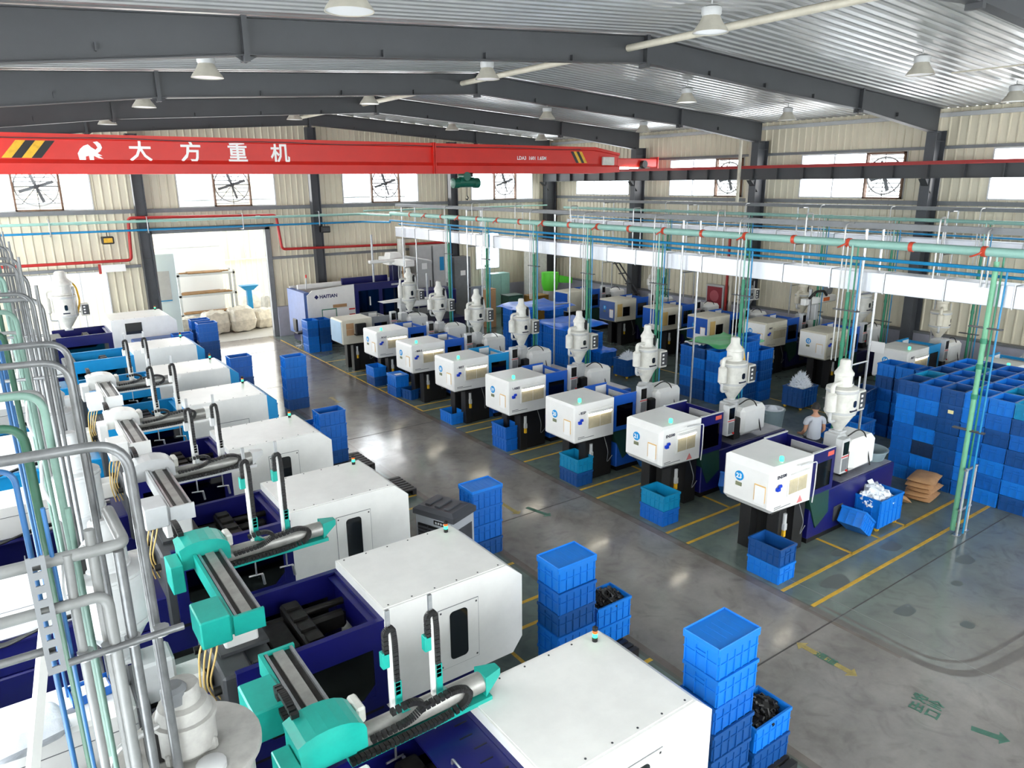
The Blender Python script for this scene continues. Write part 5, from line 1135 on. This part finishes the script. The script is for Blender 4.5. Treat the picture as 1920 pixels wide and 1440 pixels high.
# ================================================================== things around the machines
def cooler():
    t = thing('air_cooler', 'grey wheeled evaporative air cooler standing by the robot row', 'cooler', (6.13, 10.86, 0), math.radians(-68))
    body = mat('cooler_silver', (176, 180, 186), .35, dirt=.08); dk = mat('cooler_charcoal', (66, 68, 74), .4)
    obj('cooler_body', G().box(-.45, .45, -.32, .32, .12, 1.14, .03), body, t)
    top = obj('cooler_top', G().hull([(sx*.47, sy*.35, 1.12) for sx in (-1, 1) for sy in (-1, 1)]+[(sx*.47, sy*.35, 1.22) for sx in (-1, 1) for sy in (-1, 1)]+[(sx*.38, sy*.27, 1.28) for sx in (-1, 1) for sy in (-1, 1)]), dk, t)
    for k in range(3): obj('top_ridge', G().box(-.3+.22*k, -.18+.22*k, -.2, .2, 1.27, 1.30, .012), dk, top)
    gr = obj('air_grille', G().box(-.37, .37, -.335, -.318, .32, .95, .0), black, t)
    for k in range(9): obj('slat', G().hull([(sx*.36, y_, z_+.34+.066*k) for sx in (-1, 1) for y_, z_ in ((-.352, 0), (-.335, .012), (-.352, .02), (-.335, .035))]), dk, gr)
    for k in range(2): obj('grille_bar', G().box(-.13+.25*k, -.115+.25*k, -.358, -.35, .32, .95), dk, gr)
    p = obj('control_strip', G().box(.0, .3, -.33, -.318, 1.0, 1.08), blackg, t); [obj('indicator', G().box(.03+.06*q, .07+.06*q, -.334, -.33, 1.02, 1.06), lgrey, p) for q in range(4)]
    for s_ in (-1, 1): obj('side_pad', G().box(s_*.452, s_*.46, -.22, .22, .3, .95), dk, t)
    for sx in (-1, 1):
        for sy in (-1, 1): obj('caster', G().tube([(sx*.36-.02, sy*.25, .055), (sx*.36+.02, sy*.25, .055)], .055, 10).box(sx*.36-.03, sx*.36+.03, sy*.25-.03, sy*.25+.03, .08, .13), black, t)
cooler()
bb = tag(obj('blue_waste_bin', G().prism(rrect(-.2, .2, -.16, .16, .05), 'z', 0, .62).prism(rrect(-.22, .22, -.18, .18, .05), 'z', .58, .63), CR[1], None, (5.66, 10.2, 0)), 'narrow blue bin between the air cooler and the white cover', 'bin')
# the navy and white machine at the end of the middle row
def big_machine():
    t = thing('large_moulding_machine', 'large navy and white moulding machine with diamond emblem by the end wall', 'machine', (10.9, 30.9, 0))
    obj('end_guard', G().box(-.02, .22, .05, 2.2, .45, 2.42), slate, t); obj('clamp_guard', G().prism([(.1, .45), (2.3, .45), (2.3, 2.62), (.35, 2.5), (.1, 2.3)], 'y', 0, .06), white, t)
    obj('rear_guard', G().box(.1, 5.6, 2.14, 2.2, .45, 2.5), white, t); obj('top_frame', G().box(.2, 2.3, 1.4, 1.5, 2.4, 2.62, .02), white, t); obj('top_beam', G().box(2.3, 4.6, 1.3, 1.45, 2.45, 2.75), navy, t)
    obj('toggle_frame', G().box(.4, 2.2, .3, 1.9, .6, 2.0, .05), iron, t)
    p = obj('door_frame', G().box(2.32, 4.95, 0, .06, .45, .8).box(2.32, 4.95, 0, .06, 2.3, 2.62).box(2.32, 2.5, 0, .06, .8, 2.3).box(3.5, 3.68, 0, .06, .8, 2.3).box(4.8, 4.95, 0, .06, .8, 2.3), navy, t)
    for a in (2.5, 3.68): obj('door_window', G().box(a, a+(1.0 if a < 3 else 1.12), .02, .035, .8, 2.3), smoke, p)
    obj('door_handle', G().box(3.02, 3.06, -.05, 0, 1.6, 2.0), white, p); obj('size_plate', G().box(4.15, 4.6, -.004, 0, 2.42, 2.5), lgrey, p)
    obj('machine_bed', G().box(.1, 8.2, .1, 2.1, .08, .5), navyd, t); obj('platen', G().box(2.5, 2.9, .2, 2.0, .5, 2.3, .03), iron, t); obj('platen', G().box(4.4, 4.9, .2, 2.0, .5, 2.3, .03), iron, t); obj('mould', G().box(2.95, 3.9, .5, 1.7, .8, 2.0, .02), iron, t)
    obj('injection_cover', G().box(5.6, 8.0, .5, 1.7, 1.1, 1.9, .08), navy, t); text('lettering', 'HAITIAN', .16, label_w, t, (6.2, .49, 1.5), (PI/2, 0, 0))
    lg = obj('emblem', G().prism([(.42, 2.2), (.52, 2.1), (.62, 2.2), (.52, 2.3)], 'y', -.006, 0).prism([(.47, 2.2), (.52, 2.15), (.57, 2.2), (.52, 2.25)], 'y', -.01, -.006), navy, t)
    text('lettering', 'HAITIAN', .21, navy, t, (.66, -.004, 2.2), (PI/2, 0, 0), .006)
    for k in range(2): obj('notice_sheet', G().box(.75+k*.66, 1.33+k*.66, -.012, 0, .9, 1.6), label_w, t); obj('notice_frame', G().box(.72+k*.66, .75+k*.66, -.014, 0, .9, 1.64), greenp, t)
    obj('notice_frame', G().box(.72, 1.4, -.014, 0, 1.6, 1.64), greenp, t)
    for z in (1.25, 1.5): obj('red_band', G().box(1.95, 2.28, -.01, 0, z, z+.06), red, t)
    obj('cardboard_patch', G().box(1.25, 1.9, -.012, 0, 1.66, 1.8), card, t)
    obj('signal_mast', G().cyl((.3, .6, 2.5), (.34, .6, 3.0), .025, 6), lgrey, t); obj('mast_lamp', G().cyl((.34, .6, 3.0), (.345, .6, 3.14), .035, 8), red, t)
    r = thing('takeout_robot', 'tall white takeout robot standing on the large navy machine', 'robot', (15.6, 31.6, 0), 0, 'takeout robots')
    obj('robot_post', G().box(-.2, .2, -.2, .2, 2.3, 3.3, .03), navyd, r); obj('robot_beam', G().box(-.25, .25, -1.6, 1.2, 3.3, 3.6, .04), white, r); obj('robot_head', G().hull([(-.4, -.3, 3.3), (.5, -.3, 3.3), (-.4, .4, 3.3), (.5, .4, 3.3), (-.3, -.25, 3.85), (.2, -.25, 3.85), (-.3, .3, 3.85), (.2, .3, 3.85)]), white, r)
    obj('arm_mast', G().box(-1.35, -1.27, -.5, -.42, 2.6, 4.75, .01), steel, r); obj('extension_beam', G().box(-1.5, .4, -.55, -.35, 3.45, 3.6, .03), white, r); obj('robot_wing', G().hull([(.2, -.8, 3.7), (1.6, -.8, 3.4), (.2, -.5, 3.75), (1.6, -.5, 3.45), (.2, -.8, 3.6), (1.6, -.8, 3.3), (1.6, -.5, 3.35), (.2, -.5, 3.6)]), lgrey, r)
    for k in range(3): obj('hose', G().tube(fil([(.1+.1*k, -.25, 3.3), (.0+.12*k, -.4, 2.6), (.25+.1*k, -.35, 1.9)], .3), .03, 6), [alu, lgrey, kraft][k], r)
    k_ = thing('takeout_robot', 'low white takeout arm reaching over the pale blue machine', 'robot', (13.9, 27.6, 0), 0, 'takeout robots'); obj('robot_post', G().box(-.1, .1, -.1, .1, 0, 1.9), lgrey, k_)
    obj('robot_base', G().box(-.15, .15, -.15, .15, 1.9, 2.2), lgrey, k_); obj('extension_beam', G().hull([(-.9, -.1, 2.2), (-.9, .1, 2.2), (1.0, -.12, 2.2), (1.0, .12, 2.2), (-1.1, -.06, 2.28), (-1.1, .06, 2.28), (1.0, -.12, 2.36), (1.0, .12, 2.36)]), white, k_); obj('carriage_housing', G().box(.1, 1.2, -.6, -.1, 2.0, 2.3, .06), white, k_); obj('vertical_arm', G().box(1.05, 1.12, -.3, -.22, 1.7, 3.3, .01), steel, k_)
big_machine()
# tall drying tower, cabinets and clutter against the end wall
tw = thing('drying_tower', 'tall translucent drying tower beside grey cabinets at the end wall', 'tower', (17.0, 33.55, 0)); obj('tower_body', G().lathe([(.1, 1.2), (.36, 1.7), (.36, 3.2), (.2, 3.5), (.2, 4.3)], n=18), offw, tw)
for a in range(4): obj('tower_leg', G().cyl((.33*math.cos(a*P2+.8), .33*math.sin(a*P2+.8), 0), (.33*math.cos(a*P2+.8), .33*math.sin(a*P2+.8), 1.75), .03, 6), dgrey, tw)
obj('tower_band', G().lathe([(.37, 2.6), (.38, 2.62), (.38, 2.72), (.37, 2.74)], n=18, caps=False), dgrey, tw)
for k, (x, w_, h_, m, l_) in enumerate(((18.1, .9, 3.9, lgrey, 'tall grey electrical cabinet behind the drying tower'), (19.1, .9, 3.9, lgrey, 'tall grey cabinet with blue hanging tag at the end wall'), (20.4, 1.0, 3.2, mgrey, 'dark grey tall cabinet beside the bright low window'))):
    c = thing('electrical_cabinet', l_, 'cabinet', (x, 33.6, 0), 0, 'tall cabinets at the end wall'); obj('cabinet_body', G().box(-w_/2, w_/2, -.35, .35, 0, h_, .01), m, c); dr = obj('cabinet_door', G().box(-w_/2+.04, w_/2-.04, -.37, -.352, .1, h_-.1), m, c); obj('door_handle', G().box(w_/2-.16, w_/2-.12, -.4, -.37, h_*.45, h_*.55), black, dr)
    if k == 1: obj('blue_tag', G().box(-.1, .15, -.39, -.372, 2.6, 3.3), sky, dr)
    else: obj('door_label', G().box(-.15, .15, -.376, -.37, h_*.7, h_*.78), label_w, dr)
for x, z, h_, m, l_ in ((22.6, .2, 2.2, mint, 'pale green panel machine by the low bright window'), (25.2, .0, 3.6, offw, 'white tall panel cupboard in the hall corner')):
    c = thing('wall_cupboard', l_, 'cupboard', (x, 33.2, z-z)); obj('cupboard_body', G().box(-.6, .6, -.3, .3, 0, h_, .02), m, c); obj('cupboard_door', G().box(-.56, -.02, -.32, -.3, .1, h_-.1), m, c); obj('cupboard_door', G().box(.02, .56, -.32, -.3, .1, h_-.1), m, c)
gg = thing('granulator', 'granulator with bright green hopper at the hall corner', 'granulator', (24.2, 30.6, 0)); lime = mat('lime_green', (96, 214, 60), .4); obj('granulator_body', G().lathe([(.42, 0), (.42, .7), (.36, 1.4)], n=16), lgrey, gg); obj('green_hopper', G().lathe([(.36, 1.4), (.46, 1.75), (.46, 2.35)], n=16), lime, gg); obj('feed_chute', G().hull([(.4, -.3, 2.2), (1.3, -.3, 2.0), (.4, .3, 2.2), (1.3, .3, 2.0), (.4, -.3, 1.8), (1.3, -.3, 1.7), (.4, .3, 1.8), (1.3, .3, 1.7)]), lime, gg)
for k, (x, y, z, a, b, c_, m, l_) in enumerate(((21.0, 29.6, 0, .9, .7, 1.55, mat('dark_green_machine', (30, 70, 58), .5, dirt=.2), 'dark green low machine beside the cabinets'), (22.3, 29.3, .0, 1.0, .8, 1.45, mat('ochre_box', (150, 112, 44), .6, dirt=.2), 'ochre box machine below the granulator'), (19.9, 30.0, 0, .5, .5, 1.9, card, 'tall brown carton standing behind the tarps'))):
    c = thing('workshop_machine' if k < 2 else 'carton', l_, 'machine' if k < 2 else 'carton', (x, y, z)); obj('machine_case' if k < 2 else 'carton_body', G().box(-a/2, a/2, -b/2, b/2, 0, c_, .03), m, c); obj('machine_lid' if k < 2 else 'carton_flap', G().box(-a/2-.01, a/2+.01, -b/2-.01, b/2+.01, c_, c_+.04, .01), m, c)
    if k < 2: obj('hand_wheel', G().tube([(.16*math.cos(i*PI/8), -b/2-.06, .9+.16*math.sin(i*PI/8)) for i in range(17)], .02, 6, False), steel, c)
l_ = thing('steel_ladder', 'dark grey steel ladder leaning against the long wall', 'ladder', (26.45, 0, 0))
for dz in (0, 1): obj('ladder_rail', G().tube([(-dz*.45, 25.6-dz*.1, .9), (.25-dz*.45, 28.6-dz*.1, 3.5+dz*.15)], .05, 4), dgrey, l_)
for k in range(6): f_ = k/5; obj('rung', G().box(-.45+.25*f_, .25*f_, 25.75+2.7*f_-.06, 25.75+2.7*f_+.06, 1.05+2.3*f_-.02, 1.05+2.3*f_+.02), dgrey, l_)
hc = thing('hose_cabinet', 'red glazed fire hose cabinet on the long wall', 'cabinet', (27.2, 21.95, 0)); obj('cabinet_case', G().box(-.16, .1, -.5, .5, 1.05, 2.35), lgrey, hc); obj('cabinet_door', G().box(-.18, -.162, -.42, .42, 1.13, 2.27), mat('cabinet_maroon', (140, 40, 52), .35), hc); obj('hose_reel', G().prism(disc(0, 1.85, .26), 'x', -.186, -.18), mat('reel_pink', (176, 84, 92), .5), hc)
tr = thing('tool_trolley', 'grey box trolley with dials beside the slate blue machine', 'trolley', (24.0, 24.75, 0)); obj('trolley_box', G().box(-.35, .1, -.2, .25, .1, 1.0, .02), lgrey, tr)
obj('trolley_top', G().box(.1, 1.0, -.2, .25, .8, .84), steel, tr)
for x in (.14, .96):
    for y in (-.17, .22): obj('leg', G().cyl((x, y, 0), (x, y, .8), .02, 6), steel, tr)
for x in (-.25, -.05): obj('dial', G().cyl((x, -.2, .82), (x, -.23, .82), .05, 10), black, tr); 
for x in (-.3, .05): obj('caster', G().tube([(x-.02, 0, .05), (x+.02, 0, .05)], .05, 8), black, tr)
# trolley with a raised auxiliary unit between machines sixteen and seventeen, chairs by the big machine
ch = thing('office_chair', 'black office chair stacked on a white stool beside the slate machine end', 'chair', (10.75, 31.3, 0)); obj('chair_seat', G().box(-.24, .24, -.24, .24, .62, .7, .03), black, ch); obj('chair_back', G().box(-.26, -.18, -.22, .22, .75, 1.3, .03), black, ch); obj('chair_stem', G().cyl((0, 0, .1), (0, 0, .62), .03, 8), winframe, ch)
for a in range(5): obj('chair_foot', G().cyl((0, 0, .1), (.28*math.cos(a*1.257), .28*math.sin(a*1.257), .04), .02, 6), winframe, ch)
# ---- beyond the loading door
struct('annex_sky_blocker', G().box(0, 18, YB+.3, 40.2, 6.3, 6.36), lgrey)  # unseen panel added to cut the sky light falling on the annex
struct('wall_annex', sheet(0, 18, -.02, 7, 'x', 43.0, -1), wall_m)
run_ = window('x', 42.9, 10.7, 13.2, 2.9, 4.7, (12.0,))
cbn = thing('white_cabinet', 'pale blue tall cabinet with window just outside the loading door', 'cabinet', (6.2, 36.2, -.02)); obj('cabinet_body', G().box(-.55, .6, -.4, .4, 0, 4.05, .02), mat('pale_cabinet', (206, 222, 228), .4), cbn); obj('cabinet_window', G().box(-.2, .3, -.42, -.4, 2.0, 3.3), lgrey, cbn); obj('window_edge', G().box(-.2, .3, -.43, -.4, 1.95, 2.0), sky, cbn)
bd = thing('board_partition', 'white board partition behind the storage rack outside the door', 'partition', (8.4, 39.2, -.02)); obj('board', G().box(-1.6, 1.2, -.05, .05, 0, 4.0), label_w, bd); obj('board_cap', G().box(-1.65, 1.25, -.08, .08, 4.0, 4.06), winframe, bd)
rk = thing('storage_rack', 'grey rack loaded with planks and boards outside the door', 'rack', (8.55, 38.3, -.02))
for sx in (-1.3, 1.3):
    for sy in (-.4, .4): obj('leg', G().box(sx-.05, sx+.05, sy-.05, sy+.05, 0, 2.95), lgrey, rk)
for z in (.9, 1.85, 2.85): obj('shelf', G().box(-1.35, 1.35, -.45, .45, z-.1, z), lgrey, rk)
rnd = random.Random(4)
for k, (z, n_) in enumerate(((2.86, 5), (1.86, 6), (.91, 4))):
    for q in range(n_):
        b = obj('plank', G().box(-rnd.uniform(.7, 1.25), rnd.uniform(.7, 1.25), -.06, .06, 0, .05), wood, None, (8.55, 37.94+.14*q, z-.02)); b.rotation_euler.z = rnd.uniform(-.05, .05)
        tag(b, 'brown wooden plank, %s from the front on the %s shelf of the outside rack' % (ordn[q], ['top', 'middle', 'bottom'][k]), 'plank', 'planks on the %s rack shelf' % ['top', 'middle', 'bottom'][k])
for k, (x, y, h_) in enumerate(((7.2, 36.9, .95), (8.5, 37.0, 1.1), (9.7, 36.9, 1.2), (10.9, 37.3, .95), (11.9, 38.4, 1.5), (11.0, 39.6, 1.5))):
    sack('big woven sack outside the door, %s' % ['beside the pale cabinet', 'below the rack planks', 'tallest in front of the rack', 'at the door edge', 'behind the door edge sack', 'behind the rack end'][k], x, y, -.02, 1.25, 1.1, h_, .1*k, sackw, k+20, 'bulk_sack', 'bulk sacks outside the door')
bc = thing('blue_stand', 'bright blue plastic funnel stand among the sacks outside', 'stand', (10.5, 37.9, -.02)); obj('stand_column', G().box(-.12, .12, -.12, .12, 0, 1.9), sky, bc); obj('stand_tray', G().hull([(-.45, -.3, 2.1), (.45, -.3, 2.1), (-.45, .3, 2.1), (.45, .3, 2.1), (-.2, -.15, 1.85), (.2, -.15, 1.85), (-.2, .15, 1.85), (.2, .15, 1.85)]), sky, bc)
# ================================================================== the worker
def skinmesh(name, joints, bones, m, parent, sub=2):
    me = bpy.data.meshes.new(name); me.from_pydata([j[:3] for j in joints], bones, [])
    o = bpy.data.objects.new(name, me); COL.objects.link(o)
    sm = o.modifiers.new('s', 'SKIN'); sm.use_smooth_shade = True
    for i, j in enumerate(joints):
        v = me.skin_vertices[0].data[i]; r = j[3]; v.radius = r if isinstance(r, tuple) else (r, r); v.use_root = (i == 0)
    ss = o.modifiers.new('d', 'SUBSURF'); ss.levels = sub; ss.render_levels = sub
    bpy.context.view_layer.update()
    nm = bpy.data.meshes.new_from_object(o.evaluated_get(bpy.context.evaluated_depsgraph_get())); nm.materials.clear(); nm.materials.append(m); nm.name = name
    nm.polygons.foreach_set('use_smooth', [True]*len(nm.polygons))
    bpy.data.objects.remove(o); n = bpy.data.objects.new(name, nm); COL.objects.link(n); n.parent = parent; return n
def person():
    """stands with the back to the camera, arms lowered to the front, head turned to one side"""
    t = thing('person', 'person with black hair in grey T-shirt, back turned, standing behind machine twenty-three', 'person', (15.62, 9.42, 0), math.radians(-30)); t.scale = (1.05, 1.05, 1.04)
    J = [(0, 0, .95, (.10, .08)), (0, -.01, 1.12, (.10, .08)), (0, 0, 1.30, (.11, .08)), (0, .0, 1.42, (.08, .06)), (0, .01, 1.50, .052), (0, .02, 1.56, .05)]
    B = [(0, 1), (1, 2), (2, 3), (3, 4), (4, 5)]
    for s_ in (-1, 1):
        n = len(J)
        J += [(s_*.10, 0, .86, .095), (s_*.105, .02, .50, .062), (s_*.105, -.02, .10, .042), (s_*.11, .10, .035, .035)]; B += [(0, n), (n, n+1), (n+1, n+2), (n+2, n+3)]
        n = len(J)
        J += [(s_*.18, 0, 1.385, .056), (s_*.232, -.01, 1.11, .042), (s_*.205, .17, .96, .033), (s_*.17, .32, 1.02-.09, .028)]; B += [(3, n), (n, n+1), (n+1, n+2), (n+2, n+3)]
    skinmesh('body', J, B, skin, t)
    # head: a shaped ellipsoid with nose and chin
    bm = bmesh.new(); bmesh.ops.create_uvsphere(bm, u_segments=20, v_segments=14, radius=1)
    for v in bm.verts:
        x, y, z = v.co; k = 1-.18*max(0, -z)
        v.co = Vector((x*.076*k, y*.098*k+(.012 if y > .6 and -.35 < z < .1 and abs(x) < .3 else 0), z*.118))
    me = bpy.data.meshes.new('head'); bm.to_mesh(me); bm.free(); me.polygons.foreach_set('use_smooth', [True]*len(me.polygons)); me.materials.append(skin)
    h = obj('head', me, None, t, (0, .03, 1.63)); h.rotation_euler = (-.15, 0, -.6)
    for s_ in (-1, 1):
        obj('ear', G().lathe([(.004, -.03), (.016, -.015), (.018, .01), (.006, .03)], cx=s_*.078, cy=-.005, n=8), skin, h)
        obj('eye', G().lathe([(.003, -.008), (.011, 0), (.003, .008)], cx=s_*.03, cy=.086, n=8), label_w, h)
    obj('nose', G().hull([(-.012, .092, -.03), (.012, .092, -.03), (0, .122, -.028), (0, .094, .015)]), skin, h); obj('mouth', G().box(-.022, .022, .082, .09, -.062, -.056), mat('lip', (150, 84, 76), .5), h)
    bm = bmesh.new(); bmesh.ops.create_uvsphere(bm, u_segments=20, v_segments=14, radius=1)
    bmesh.ops.delete(bm, geom=[v for v in bm.verts if v.co.z < -.42 or (v.co.y > .45 and v.co.z < .42)], context='VERTS')
    for v in bm.verts: x, y, z = v.co; n_ = 1+.03*math.sin(x*17)*math.cos(y*13+z*11); v.co = Vector((x*.092*n_, y*.113*n_-.004, z*.134*n_+.008))
    me = bpy.data.meshes.new('hair'); bm.to_mesh(me); bm.free(); me.polygons.foreach_set('use_smooth', [True]*len(me.polygons)); me.materials.append(hairm); obj('hair', me, None, h)
    S = [(0, 0, .80, (.172, .132)), (0, 0, .90, (.172, .132)), (0, -.01, 1.10, (.162, .122)), (0, 0, 1.30, (.172, .12)), (0, 0, 1.415, (.115, .09)), (0, .0, 1.455, (.066, .062))]; SB = [(0, 1), (1, 2), (2, 3), (3, 4), (4, 5)]
    for s_ in (-1, 1): n = len(S); S += [(s_*.185, 0, 1.38, .074), (s_*.225, .012, 1.22, .066)]; SB += [(4, n), (n, n+1)]
    skinmesh('t_shirt', S, SB, shirt, t)
    L_ = [(0, 0, .93, (.165, .125))]; LB = []
    for s_ in (-1, 1): n = len(L_); L_ += [(s_*.1, 0, .84, .11), (s_*.107, .02, .5, .08), (s_*.107, -.02, .09, .062)]; LB += [(0, n), (n, n+1), (n+1, n+2)]
    skinmesh('trousers', L_, LB, trous, t)
    for s_ in (-1, 1):
        obj('shoe', G().box(s_*.108-.048, s_*.108+.048, -.09, .18, 0, .09, .03), black, t)
        for k in range(4):   # fingers closed on the bed edge
            x = s_*.17+(k-1.5)*.019; l_f = (.062, .072, .068, .054)[k]
            obj('finger', G().tube([(x, .33, .935), (x, .33+l_f*.6, .93), (x, .33+l_f*.85, .905), (x, .33+l_f*.8, .882)], [.0085, .0085, .008, .006], 8), skin, t)
        obj('thumb', G().tube([(s_*.15, .31, .93), (s_*.125, .345, .92), (s_*.128, .372, .908)], [.010, .0095, .007], 8), skin, t)
person()
